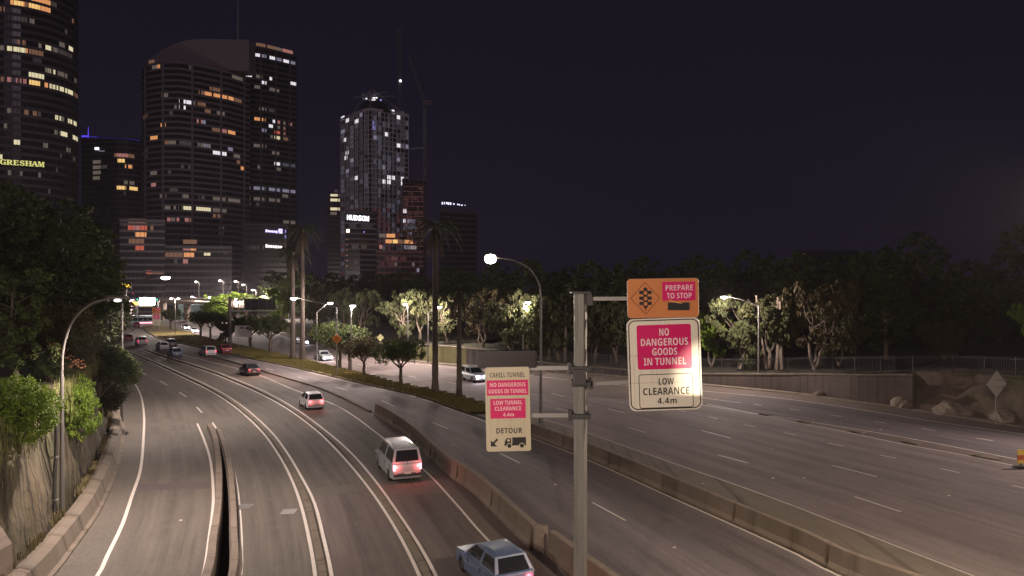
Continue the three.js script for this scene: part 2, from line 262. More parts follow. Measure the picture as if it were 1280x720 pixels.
  // kerb blocks lying in the painted island of the eastern road
  const blocks = [[1130, 552.2, 1149, 556, 'second from the hazard board'], [1217, 569.3, 1248, 575.6, 'next to the hazard board'], [1065, 539.6, 1080, 542.4, 'third from the hazard board'], [1000, 527, 1010, 529, 'fourth from the hazard board'], [952, 518, 961, 519.6, 'farthest from the hazard board of five']];
  for (const [x0, y0, x1, y1, which] of blocks) {
    const a = G(x0, y0), b = G(x1, y1), t = thing('kerb_block', `low pale concrete block in the painted island, ${which}`, 'kerb block', a.clone().lerp(b, .5), 'concrete blocks in the painted island');
    mesh('block', sweep([a, b], [[-.45, .02], [-.36, .13], [.36, .13], [.45, .02]]).translate(-t.position.x, 0, -t.position.z), M.kerb, t);
  }
  // reflective studs between the lanes
  for (const [road, list] of [[rightRoad, [[965, 562], [1005, 598], [1186, 620], [966, 598], [879, 605], [1101, 537]]], [midRoad, [[843, 685], [694, 606]]], [westRoad, [[226, 651], [178, 488]]]]) for (const [x, y] of list) { const p = G(x, y); mesh('road_stud', [box(.13, .025, .11, p.x, .026, p.z), box(.08, .012, .02, p.x, .032, p.z + .05)], M.paint, road); }
  // drain grates
  const grate = (px, py, turn, label) => { const p = G(px, py), t = thing('drain_grate', label, 'drain grate', p.setY(.012)); t.rotation.y = turn;
    mesh('frame', [box(.66, .02, .06, 0, .012, .42), box(.66, .02, .06, 0, .012, -.42), box(.06, .02, .9, .33, .012, 0), box(.06, .02, .9, -.33, .012, 0), box(.6, .004, .8, 0, .002, 0)], M.steel, t);
    for (let i = 0; i < 6; i++) mesh('bar', box(.05, .016, .8, -.25 + i * .1, .012, 0), M.steel, t); };
  grate(361, 640, .1, 'small grate in the lane beside the paired lines'); grate(306, 634, .05, 'small grate beside the white line along the slot');
}

// ------------------------------------------------------------ kerbs, barriers, walls
function barrier(path, h, label, o = {}) {
  const t = thing('concrete_barrier', label, 'barrier'), c = spline(path, .75), w = o.w ?? .16, b = o.b ?? .3, n = o.n ?? 8;
  for (let i = 0; i + 1 < c.length; i += n) {
    const r = c.slice(i, Math.min(c.length, i + n + 1)).map(p => p.clone()); if (r.length < 2) break;
    r[0].lerp(r[1], .03); r[r.length - 1].lerp(r[r.length - 2], .03);
    mesh('barrier_panel', sweep(r, o.profile ?? [[-b, 0], [-b, .12], [-w - .03, .32], [-w, h - .03], [-w + .03, h], [w - .03, h], [w, h - .03], [w + .03, .32], [b, .12], [b, 0]]), o.mat ?? M.barrier, t);
  }
  return rebase(t, c[0].clone());
}
const nearer = (path, d0, d1) => spline(path, 1).filter(p => -p.z > d0 && -p.z < d1);
barrier(nearer(shift(spline(midLeft, 1), .3), 31.2, 66), 1.08, 'long concrete barrier beside the red-lit lane, running behind the white van');
barrier([...WD(1.72, 31.1, 2.75, 28.6, 4.9, 23.6, 8.2, 17, 12.2, 6)], 1.05, 'concrete barrier under the steel sign post');
{ const p = G(676, 689.5), t = thing('barrier_pillar', 'square concrete pillar where the barrier steps sideways', 'pillar', p); mesh('pillar', [rbox(.5, 1.12, .5, 0, .56, 0, .03)], M.barrier, t); t.rotation.y = -.45; }
barrier(nearer(shift(spline(midLeft, 1), .25), 66, 128), .16, 'low kerb that carries the long barrier on toward the overpass', { profile: [[-.2, 0], [-.17, .16], [.17, .16], [.2, 0]], mat: M.kerb, n: 16 });
barrier(nearer(shift(spline(midRight, 1), .42), 3, 61.5), 1.0, 'concrete barrier between the two eastern roads, behind the sign post', { w: .13, b: .26 });
barrier(nearer(shift(spline(slotWest, 1), -.22), 2, 59), .42, 'concrete parapet along the ramp side of the dark slot', { profile: [[-.2, 0], [-.17, .42], [.16, .42], [.2, 0]], n: 14 });
barrier(nearer(shift(spline(slotEast, 1), .2), 2, 58), .34, 'concrete parapet along the lane side of the dark slot', { profile: [[-.17, 0], [-.14, .34], [.14, .34], [.17, 0]], n: 14 });
barrier(leftKerb, .85, 'stained concrete barrier at the foot of the rock wall', { profile: [[-.75, 0], [-.75, .85], [-.5, .9], [-.12, .78], [.05, .12], [.25, .1], [.25, 0]], mat: M.kerb, n: 9 });
const farWallPts = [[350, 416, 402], [399, 431, 416], [470, 446, 430], [545, 455, 433.5], [600, 459, 438.5], [660, 463, 453], [720, 467, 459], [785, 473, 465], [879, 481.5, 469.5], [992, 492.5, 470.8], [1060, 502, 471.2], [1135, 511, 470.5]];
const hAt = (base, top) => (base - top) / 900 * (F * CH / (base - 360));
{
  struct('kerb', sweep(spline(farKerb, 1.5), [[-.15, 0], [-.13, .14], [.3, .15], [.9, .15], [.9, 0]]), M.kerb);
  // median with grass, kerbed on both sides, narrowing to the barrier
  const up = nearer(shift(spline(rightLeft, 1), -.55), 66, 240), lo = nearer(shift(spline(midRight, 1), .55), 66, 170), tip = Gs(181, 412, 180, 408.5, 184, 405.5, 196, 404.2);
  const ring = [...lo, ...tip, ...up.slice().reverse()];
  struct('lawn', sheet(ring, .13), M.lawn);
  struct('kerb', [sweep(lo, [[-.16, 0], [-.14, .135], [.02, .135], [.02, 0]]), sweep(up, [[-.02, 0], [-.02, .135], [.14, .135], [.16, 0]]), sweep(spline([lo[lo.length - 1], ...tip, up[up.length - 1]], 1), [[-.1, 0], [-.1, .135], [.1, .135], [.1, 0]])], M.kerb);
  // verge of the barrier further on: bare concrete between barrier and road edge
  const v0 = shift(spline(midRight, 1), .68).filter(p => -p.z < 66 && -p.z > 3), v1 = shift(spline(rightLeft, 1), -.04).filter(p => -p.z < 66 && -p.z > 3);
  struct('verge', sheet([...v0, ...v1.reverse()], .03), M.kerb);
  // grass blades on the near part of the lawn
  const r = rng(8), blade = new THREE.BufferGeometry();
  blade.setAttribute('position', new THREE.Float32BufferAttribute([-.05, 0, 0, .05, 0, 0, .02, .16, .04, -.03, 0, .04, .04, 0, -.03, -.05, .13, -.03, 0, 0, -.05, .02, 0, .05, .06, .12, .0], 3));
  blade.setAttribute('uv', new THREE.Float32BufferAttribute(new Float32Array(18), 2)); blade.computeVertexNormals();
  const n = 26000, im = new THREE.InstancedMesh(blade, std(0xffffff, .9), n), m = new THREE.Matrix4(), q = new THREE.Quaternion(), c = new THREE.Color();
  for (let i = 0; i < n; i++) { const k = Math.pow(r(), 1.3), a = lo[Math.floor(k * (lo.length - 1))]; let b = up[0]; for (let j = 0; j < up.length; j += 2) if (up[j].distanceTo(a) < b.distanceTo(a)) b = up[j];
    const p = a.clone().lerp(b, .03 + .94 * r()); p.x += r() - .5; p.z += r() - .5; const s = .6 + .8 * r();
    m.compose(p.setY(.125), q.setFromAxisAngle(V(0, 1, 0), r() * 7), V(s, s * (.6 + .6 * r()), s)); im.setMatrixAt(i, m); const d = r(); im.setColorAt(i, c.setRGB(.10 + .09 * d, .11 + .02 * d, .03)); }
  stuff('grass', 'short dry grass on the tree-lined median', 'grass', im);
}
// the rock wall of the ramp: a rough face, ledges and an uneven top
const wallPath = spline(shift(spline(leftKerb, 1), -1.0), 1).filter(p => -p.z > -4);
const wallTop = i => { const p = wallPath[i], s = -p.z; return 6.5 + .9 * fbm(N1, s / 90, .3, 12, 3) - .45 - Math.max(0, s - 50) * .045; };
function roughFace(path, top, lean, amp, seed, nh = 26, base = 0) {
  const s = sides(path), pos = [], uv = [], idx = [], N = tileNoise(seed), L = []; let u = 0;
  path.forEach((p, i) => { if (i) u += p.distanceTo(path[i - 1]); L.push(u);
    for (let j = 0; j <= nh + 5; j++) { // face, then a strip of the top going back
      const t = Math.min(1, j / nh), H = top(i), y = base + (H - base) * t, back = lean * t + Math.sign(lean) * Math.max(0, j - nh) * .8;
      const k = amp * (fbm(N, u / 40, y / 40, 20, 5) - .5) * 2 + amp * .5 * (fbm(N2, u / 40, .2, 44, 3) - .5), q = p.clone().addScaledVector(s[i], k - back);
      pos.push(q.x, y + (j > nh ? (fbm(N, u / 30, j / 9, 25, 3) - .4) * .5 : 0), q.z); uv.push(u, y + Math.max(0, j - nh) * .8);
    } });
  const m = nh + 6; for (let i = 0; i + 1 < path.length; i++) for (let j = 0; j + 1 < m; j++) { const a = i * m + j; idx.push(a, a + m, a + m + 1, a, a + m + 1, a + 1); }
  const g = new THREE.BufferGeometry(); g.setAttribute('position', new THREE.Float32BufferAttribute(pos, 3)); g.setAttribute('uv', new THREE.Float32BufferAttribute(uv, 2)); g.setIndex(idx); g.computeVertexNormals(); return g;
}
{
  const t = thing('rock_wall', 'tall weathered rock and concrete wall with dark water stains beside the ramp', 'retaining wall');
  const dense = spline(wallPath, .5), top = i => wallTop(Math.min(wallPath.length - 1, Math.round(i / (dense.length - 1) * (wallPath.length - 1))));
  mesh('face', roughFace(dense, top, .8, .38, 61), M.wallRock, t);
  const q = [...WD(-19.2, 26.5, -19.35, 28.0)]; // buttress with a sloping head
  const b = thing('wall_buttress', 'pinkish concrete buttress with a sloping head against the rock wall', 'buttress', V(-19.2, 0, -26.6));
  const sh = new THREE.Shape([[0, 0], [1.1, 0], [1.0, 1.9], [.4, 2.9], [0, 3.1]].map(a => new THREE.Vector2(...a)));
  mesh('buttress', new THREE.ExtrudeGeometry(sh, { depth: 2.6, bevelEnabled: true, bevelSize: .05, bevelThickness: .05, bevelSegments: 2 }).translate(-.6, 0, -.4), M.barrier, b); b.rotation.y = .1;
  // raised ground behind the wall
  const edge = wallPath.map((p, i) => shift(wallPath, -.9)[i].setY(wallTop(i) - .12)), pos = [], uv = [], idx = [];
  edge.forEach((p, i) => { const far = V(p.x - 140, p.y + 7, p.z - 10), mid = V(p.x - 12, p.y + 1.6, p.z - 1); for (const v of [p, mid, far]) { pos.push(v.x, v.y, v.z); uv.push(v.x, v.z); } if (i) { const a = (i - 1) * 3; for (const k of [0, 1]) idx.push(a + k, a + 3 + k, a + 4 + k, a + k, a + 4 + k, a + 1 + k); } });
  const g = new THREE.BufferGeometry(); g.setAttribute('position', new THREE.Float32BufferAttribute(pos, 3)); g.setAttribute('uv', new THREE.Float32BufferAttribute(uv, 2)); g.setIndex(idx); g.computeVertexNormals();
  struct('terrain', g, M.earth);
}
// walls along the far side of the eastern road and the ground behind them
const farWall = (() => { const pts = farWallPts.map(([x, b, t]) => G(x, b).setY(0)), hs = farWallPts.map(([x, b, t]) => hAt(b, t)); return { pts, hs }; })();
const wallHeight = x => { const P = farWall.pts, h = farWall.hs; if (x <= P[0].x) return h[0]; for (let i = 0; i + 1 < P.length; i++) if (x <= P[i + 1].x) return h[i] + (h[i + 1] - h[i]) * (x - P[i].x) / (P[i + 1].x - P[i].x); return Math.min(5.2, h[h.length - 1] + (x - P[P.length - 1].x) * .11); };
const farLine = spline(shift(spline(farKerb, 1), 1.2), 1);
{
  const cut = (a, b) => farLine.filter((p, i) => p.x < b && (p.x > a || (farLine[i - 1] && farLine[i - 1].x > a)));
  const wallOf = (path, label, mat, step) => { const t = thing('retaining_wall', label, 'retaining wall');
    for (let i = 0; i + 1 < path.length; i += step) { const r = path.slice(i, Math.min(path.length, i + step + 1)).map(p => p.clone()); if (r.length < 2) break; r[0].lerp(r[1], .02); r[r.length - 1].lerp(r[r.length - 2], .02);
      mesh('wall_panel', sweep(r, [[0, 0], [0, 1], [.35, 1], [.35, 0]].map(q => k => [q[0], q[1] ? wallHeight(r[k].x) : 0]), false), mat, t);
      mesh('coping', sweep(r, [[-.05, 0], [-.05, .14], [.4, .14], [.4, 0]].map(q => k => [q[0], q[1] + wallHeight(r[k].x) + .004]), true, false), M.kerb, t); }
    return rebase(t, path[0].clone()); };
  wallOf(cut(-64, -6), 'mossy wall along the far side of the road beneath the lit trees', M.mossWall, 8);
  wallOf(cut(-6, 18), 'low stained wall behind the steel post of the signs', M.darkConcrete, 6);
  wallOf(cut(18, 38.4), 'stained concrete wall below the fence beside the street lamp', M.bankWall = std(0xffffff, .9, { map: concreteTex([.115, .088, .078], 53) }), 6);
  const bank = cut(37.5, 75), t = thing('rock_bank', 'bare earth and rock bank behind the grey diamond sign', 'rock bank');
  mesh('face', roughFace(bank, i => wallHeight(bank[i].x) + .2, -3.4, .8, 91, 20), M.bankRock, t); // leans away from the road
  const pos = [], uv = [], idx = [], all = farLine.filter(p => p.x > -64), s = sides(all);
  all.forEach((p, i) => { const h = wallHeight(p.x); [[p.x > 37.5 ? 3.1 : .3, h], [16, h + .5], [150, h + 6]].forEach(([o, y]) => { const q = p.clone().addScaledVector(s[i], o); pos.push(q.x, y, q.z); uv.push(q.x, q.z); });
    if (i) { const a = (i - 1) * 3; for (const k of [0, 1]) idx.push(a + k, a + 3 + k, a + 4 + k, a + k, a + 4 + k, a + 1 + k); } });
  const g = new THREE.BufferGeometry(); g.setAttribute('position', new THREE.Float32BufferAttribute(pos, 3)); g.setAttribute('uv', new THREE.Float32BufferAttribute(uv, 2)); g.setIndex(idx); g.computeVertexNormals();
  struct('terrain', g, M.earth);
  // steel picket fence on top
  const fp = spline(shift(farLine, .55).filter(p => p.x > 4.5 && p.x < 66), .13), fence = thing('picket_fence', 'dark steel picket fence on top of the wall across the road', 'fence');
  const pk = [], posts = [], FH = 1.75, lift = p => wallHeight(p.x) + (p.x > 37.5 ? .0 : .1);
  const off = p => p.x > 37.5 ? Math.min(1, (p.x - 37.5) / 2) * 3 : 0, sf = sides(fp), place = fp.map((p, i) => p.clone().addScaledVector(sf[i], off(p)).setY(lift(p)));
  place.forEach((p, i) => { if (i % 20 === 0) mesh('post', box(.07, FH + .1, .07, p.x, p.y + FH / 2, p.z), M.darkSteel, fence); else pk.push(box(.022, FH, .022, p.x, p.y + FH / 2 + .05, p.z)); });
  const rail = place.filter((p, i) => i % 10 === 0);
  const pm = mesh('picket', pk, M.darkSteel, fence); pm.userData.kind = 'stuff';
  mesh('rail', [sweep(rail, [[-.02, .18], [-.02, .23], [.02, .23], [.02, .18]]), sweep(rail, [[-.02, FH - .2], [-.02, FH - .15], [.02, FH - .15], [.02, FH - .2]])], M.darkSteel, fence);
  // boulders at the foot of the bank
  const rr = rng(17);
  for (const [x, y, s, which] of [[1129, 505, 1.0, 'pale boulder at the start of the rock bank'], [1187, 513, 1.3, 'pale yellowish boulder at the foot of the bank, between the wall and diamond sign'], [1205, 516, .8, 'small boulder touching the pale yellowish boulder'], [1256, 523, 1.1, 'boulder below the grey diamond sign'], [1024, 492, .6, 'dark rock lying against the concrete wall']]) {
    const g = new THREE.IcosahedronGeometry(s, 3), p = g.attributes.position, N = tileNoise(Math.round(x));
    for (let i = 0; i < p.count; i++) { const v = V().fromBufferAttribute(p, i), k = .7 + .6 * fbm(N, v.x / 6 + .5, v.y / 6 + v.z / 5 + .5, 8, 3); p.setXYZ(i, v.x * k * 1.3, v.y * k * .8, v.z * k); }
    g.computeVertexNormals(); const t = thing('boulder', which, 'boulder', G(x, y + 4).setY(.15), 'boulders at the rock bank'); mesh('boulder', g, x === 1024 ? M.bankRock : M.barrier, t); t.rotation.y = rr() * 6;
  }
}
// ------------------------------------------------------------ buildings: core, floor bands, mullions, and every lit window a piece of its own
const lit = { // colours of the lit windows and of the added red floor strips
  orange: emit(1, .42, .16, .75), amber: emit(1, .62, .22, .95), cream: emit(1, .88, .55, .75), dim: emit(.9, .72, .6, .13), dimmer: emit(.9, .7, .65, .05), brown: emit(1, .5, .3, .16), red: emit(1, .2, .12, .45), pink: emit(1, .4, .36, .35),
  white: emit(1, .92, 1, .9), cool: emit(.78, .72, 1, .24), coolDim: emit(.75, .7, .95, .075), coolFaint: emit(.75, .66, .85, .028), blue: emit(.12, .08, 1, .9), violet: emit(.4, .35, 1, .7), hot: emit(.92, .9, 1, 3), yellow: emit(1, .95, .3, .8), redFaint: emit(1, .35, .38, .045), redDim: emit(1, .4, .38, .085), warmHot: emit(1, .8, .6, 3),
};
M.glass = std(RGB(.018, .018, .022), .22, {}); M.band = std(RGB(.17, .145, .16), .7); M.bandDark = std(RGB(.08, .07, .08), .7); M.bandPale = std(RGB(.27, .22, .235), .75); M.mullion = std(RGB(.035, .033, .036), .5, { metalness: .3 }); M.brickRed = std(RGB(.22, .10, .09), .85);
function building(name, label, o) {
  const front = o.front.map(([x, d, world]) => world ? V(x, 0, -d) : V((x - 640) / F * d, 0, -d)), base = front[Math.floor(front.length / 2)].clone();
  const t = thing(name, label, o.category ?? 'building', base), loc = front.map(p => p.clone().sub(base)), depth = o.depth ?? 30, y0 = o.y0 ?? 0, fh = o.fh ?? 3.8, sp = o.sp ?? 1.2, H = o.h;
  const a = loc[0], b = loc[loc.length - 1], back = (p, k) => p.clone().addScaledVector(p.clone().add(base).setY(0).normalize(), k), foot = [...loc, back(b, depth), back(a, depth)];   // side walls turned away from the viewpoint
  const sh = new THREE.Shape(foot.map(p => new THREE.Vector2(p.x, -p.z)));
  mesh('core', new THREE.ExtrudeGeometry(sh, { depth: H - y0, bevelEnabled: false }).rotateX(-Math.PI / 2).translate(0, y0, 0), o.core ?? M.glass, t);
  const line = [back(a, depth * .6), ...loc, back(b, depth * .6)];
  // travel runs west to east, so the camera's side is on the right
  const bands = []; for (let y = y0; y < H - .5; y += fh) bands.push(sweep(line, [[0, y], [.28, y], [.28, y + sp], [0, y + sp]].map(q => [q[0], q[1]]), true, false));
  if (bands.length) mesh('floor_band', bands, o.band ?? M.band, t).userData.kind = 'stuff';
  mesh('parapet', sweep(line, [[-.4, H - .2], [.34, H - .2], [.34, H + (o.parapet ?? 1.2)], [-.4, H + (o.parapet ?? 1.2)]], true, false), o.top ?? o.band ?? M.band, t);
  const cum = [0]; for (let i = 0; i + 1 < loc.length; i++) cum.push(cum[i] + loc[i].distanceTo(loc[i + 1]));
  const pt = u => { u = Math.min(cum[cum.length - 1], Math.max(0, u)); let i = 0; while (i + 2 < cum.length && u > cum[i + 1]) i++; return loc[i].clone().lerp(loc[i + 1], (u - cum[i]) / (cum[i + 1] - cum[i])); };
  if (o.mullion) { const mu = []; for (let u = o.mullion / 2; u < cum[cum.length - 1]; u += o.mullion) { const p = pt(u); mu.push(box(o.mw ?? .14, H - y0, .34, p.x, (H + y0) / 2, p.z)); } mesh('mullion', mu, o.mull ?? M.mullion, t).userData.kind = 'stuff'; }
  if (o.pier) { const mu = []; for (let u = o.pier / 2; u < cum[cum.length - 1]; u += o.pier) { const p = pt(u); mu.push(box(1.3, H - y0, .9, p.x, (H + y0) / 2, p.z)); } mesh('pier', mu, o.band ?? M.band, t).userData.kind = 'stuff'; }
  const hit = px => { const k = (px - 640) / F; let best = null; for (let i = 0; i + 1 < front.length; i++) { const A = front[i], B = front[i + 1], dx = B.x - A.x, dd = -B.z + A.z, q = (k * -A.z - A.x) / (dx - k * dd); if (q >= -.001 && q <= 1.001) { const d = -A.z + dd * q; if (!best || d < best.d) best = { u: cum[i] + q * (cum[i + 1] - cum[i]), d }; } } return best; };
  const win = (x0, x1, y, mat, hpx) => {
    const A = hit(x0), B = hit(x1), C = hit((x0 + x1) / 2); if (!A || !B || !C) return;
    const Y = CH + (360 - y) / F * C.d; let lo, hi;
    if (hpx) { const hh = hpx / F * C.d / 2; lo = Y - hh; hi = Y + hh; } else { const f = Math.floor((Y - y0) / fh); lo = y0 + f * fh + sp + .02; hi = y0 + (f + 1) * fh - .03; }
    const n = Math.max(1, Math.ceil(Math.abs(B.u - A.u) / 4)), path = []; for (let i = 0; i <= n; i++) path.push(pt(A.u + (B.u - A.u) * i / n));
    if (path[0].distanceTo(path[path.length - 1]) < .2) return;
    return mesh('window', sweep(path, [[.02, lo], [.09, lo], [.09, hi], [.02, hi]]), mat, t);
  };
  for (const w of o.windows ?? []) win(w[0], w[1], w[2], lit[w[3]], w[4]);
  return { t, base, win, hit, pt, cum, at: (px, py) => { const q = hit(px), p = pt(q.u); return V(p.x, CH + (360 - py) / F * q.d, p.z); } };
}
const font = await new FontLoader().loadAsync('fonts/droid/droid_sans_bold.typeface.json');
const serif = await new FontLoader().loadAsync('fonts/droid/droid_serif_bold.typeface.json');
function letters(word, b, x0, x1, y, hpx, mat, fnt, y2 = y) { // illuminated letters on a facade, each one a piece of the sign
  const sign = new THREE.Group(); sign.name = 'illuminated_sign'; b.t.add(sign); const n = word.length;
  [...word].forEach((ch, i) => { if (ch === ' ') return; const k = (i + .5) / n, px = x0 + (x1 - x0) * k, q = b.hit(px), p = b.at(px, y + (y2 - y) * k), q2 = b.at(px + .6, y), h = hpx / F * q.d;
    const g = new TextGeometry(ch, { font: fnt, size: h, depth: .25, curveSegments: 4 }); g.computeBoundingBox(); const c = g.boundingBox; g.translate(-(c.min.x + c.max.x) / 2, -h / 2, 0);
    const wMax = (x1 - x0) / n / F * q.d * .94, s = Math.min(1.15, wMax / (c.max.x - c.min.x)); g.scale(s, 1, 1).rotateY(-Math.atan2(q2.z - p.z, q2.x - p.x)).translate(p.x, p.y, p.z + .45);
    mesh('letter', g, mat, sign); });
}
// the round tower at the left edge
{
  const D = 400, R = 26.2, Xc = -271.6, arc = []; for (let a = -112; a <= 152; a += 8) arc.push([Xc + R * Math.sin(a * Math.PI / 180), D - R * Math.cos(a * Math.PI / 180), 1]);
  const b = building('round_tower', 'round dark glass office tower with curved rows of lit floors and a yellow name', { front: arc, h: 196, depth: .4, fh: 4.05, sp: 1.5, mullion: 1.55, mw: .1, band: M.bandDark, windows: [
    [13, 38, 2, 'orange'], [38.6, 63, 5.5, 'orange'], [17.5, 30.5, 8.2, 'amber'], [31, 36, 9.5, 'brown'], [36.5, 50, 11.5, 'amber'], [50.5, 63, 15.5, 'orange'], [64, 71, 10, 'dimmer'], [0, 2, 9, 'brown'], [4, 6, 10, 'brown'], [90, 92, 27, 'brown'], [94, 99, 33, 'dim'], [24, 34, 29, 'dimmer'], [37, 43, 30, 'dim'], [81, 84, 45, 'dimmer'],
    [21, 32, 55.5, 'brown'], [48, 52, 60, 'dim'], [57, 63.5, 61, 'cream'], [9, 15, 62, 'cream'], [16.5, 24, 63, 'cream'], [24.5, 32, 65, 'cream'], [33, 34.5, 66, 'orange'], [36, 54, 68, 'brown'], [63, 72, 64.5, 'dim'], [73, 84, 67, 'dimmer'], [74, 81, 60, 'dim'], [86, 91, 64, 'cream'], [93, 99.5, 67.5, 'cream'], [85, 90, 72, 'dimmer'], [0, 5, 65, 'dim'],
    [41, 52, 77, 'coolFaint'], [36, 55, 96, 'cream'], [56, 63, 88, 'dim'], [60, 69, 91, 'cream'], [72, 84, 95.5, 'dim'], [9, 14, 101, 'pink'], [20, 22, 101.5, 'pink'], [25, 27, 102, 'pink'], [29, 33, 102.5, 'pink'], [1, 5, 101, 'brown'], [36.5, 50, 105.5, 'amber'], [55.5, 60, 108, 'orange'], [62, 69, 109.5, 'cream'], [70.5, 84, 113, 'cream'], [85, 91, 116.5, 'cream'], [93, 95.5, 104, 'dim'], [93, 97, 120, 'brown'],
    [9, 14, 138, 'dim'], [30, 36, 139.5, 'brown'], [41, 46, 140.5, 'brown'], [47, 51, 143, 'dimmer'], [69, 76, 147.5, 'cream'], [76.5, 80, 150, 'dim'], [85, 90, 151.5, 'cream'], [92, 95.5, 154.5, 'cream'], [91.5, 98, 163, 'orange'], [68, 76, 165.5, 'dim'], [76, 84, 168, 'cream'], [91, 97, 171, 'cream'], [5, 9, 156, 'dim'], [17, 25, 178, 'cream'], [54, 60, 184, 'dim'], [83, 88, 188.5, 'dim'], [0, 3, 194, 'cream'], [75, 77, 194, 'dimmer'], [91, 94, 197.5, 'dimmer'],
    [10, 14, 218, 'dim'], [25, 28, 219.5, 'dim'], [48, 51, 220, 'dim'], [70, 72, 218, 'dimmer'], [60, 63, 240, 'dimmer']] });
  letters('GRESHAM', b, 1, 56, 202.4, 6.2, lit.yellow, serif, 205.8);
}
// the broad curved slab with the stepped, curving roof
{
  const b = building('broad_tower', 'broad office tower with curved roofline and thin mast, between the round tower and dark slab', { front: [[178, 466], [184, 456], [205, 450], [225, 450], [250, 457], [285, 470], [312, 486]], h: 152, depth: 34, fh: 3.7, sp: 1.35, mullion: 1.5, mw: .1, pier: 18, band: M.band, windows: [
    [186, 193, 81.5, 'brown'], [196, 200, 81, 'orange'], [190, 199, 88.3, 'dim'], [236, 241, 88.5, 'dimmer'], [290, 303, 101, 'dim'], [262, 265, 113, 'brown'], [266, 278, 115, 'brown'], [248, 256, 120, 'brown'], [256, 264.5, 120.8, 'orange'], [267, 284, 122.8, 'orange'], [285.5, 292, 125, 'orange'], [293, 302, 127, 'brown'], [202, 210, 121, 'dim'], [224, 232, 130.5, 'white'], [233, 241, 131.5, 'white'], [241.5, 244, 133, 'dim'], [247, 257, 134, 'brown'], [224, 232, 138, 'white'], [218, 221, 137, 'dim'], [212, 216, 145, 'dimmer'],
    [256, 263.5, 142, 'brown'], [271, 281, 145, 'dim'], [246, 253, 155.5, 'pink'], [253, 257, 156.5, 'cool'], [265, 276, 165.5, 'brown'], [276, 283.5, 167, 'pink'], [285, 294, 169.3, 'orange'], [179.5, 185, 150, 'brown'], [201, 207, 158.5, 'orange'], [188, 197, 173, 'orange'], [203, 211, 181.5, 'brown'], [211, 220, 182.8, 'dim'], [224, 232, 183.5, 'dim'], [225, 240, 177, 'dimmer'], [247, 263.5, 186.5, 'dim'], [255, 263, 187, 'cool'], [266, 283, 189.5, 'white'], [285, 291, 191, 'cool'], [292, 300, 193.2, 'dim'],
    [188, 196.5, 220, 'dim'], [181, 184.5, 188, 'dimmer'], [181, 184.5, 194, 'dimmer'], [210, 214, 213, 'dimmer'], [226, 230, 207, 'dimmer'], [235, 238, 207, 'dimmer'], [296, 300, 206, 'brown'], [301, 305, 208.5, 'orange'], [189, 195, 236, 'pink'], [200, 208, 243, 'dim'], [212, 222, 237, 'dimmer'], [228, 236, 246, 'dim'], [248, 256, 246.5, 'dimmer'], [266, 275, 248, 'dim'], [276, 282, 249, 'dim'], [285, 300, 251.5, 'dim'],
    [206, 213, 259, 'dim'], [217, 220, 259.5, 'dim'], [223, 228, 260, 'dim'], [229, 240, 260.5, 'cream'], [245, 263.5, 262, 'cream'], [266, 283, 263.5, 'dim'], [266, 270, 271, 'brown'], [272, 278, 271, 'brown'], [209, 213, 275.5, 'pink'], [214, 219, 276, 'dim'], [221, 224, 276.5, 'pink'], [231, 236, 277, 'pink'], [237, 241, 278, 'brown'], [274, 280, 285, 'dimmer'], [274, 279, 293, 'dimmer']] });
  // crown: one thick wall with a curving top edge
  const c = [[185, 88], [186, 76], [192, 70], [199, 65], [207, 60], [216, 55.5], [226, 52], [237, 49.8], [250, 48.8], [311, 49.5], [311.5, 88]].map(([x, y]) => { const q = at(x, y, 474); return new THREE.Vector2(q.x - b.base.x, q.y); });
  mesh('crown', new THREE.ExtrudeGeometry(new THREE.Shape(c), { depth: 12, bevelEnabled: false }).translate(0, 0, -486 - b.base.z), M.bandPale, b.t);
  const p = b.at(293, 49); mesh('mast', [cyl(.9, .5, 30, p.x, 165, p.z - 6), cyl(.5, .2, 24, p.x, 195, p.z - 6)], M.bandPale, b.t);
}
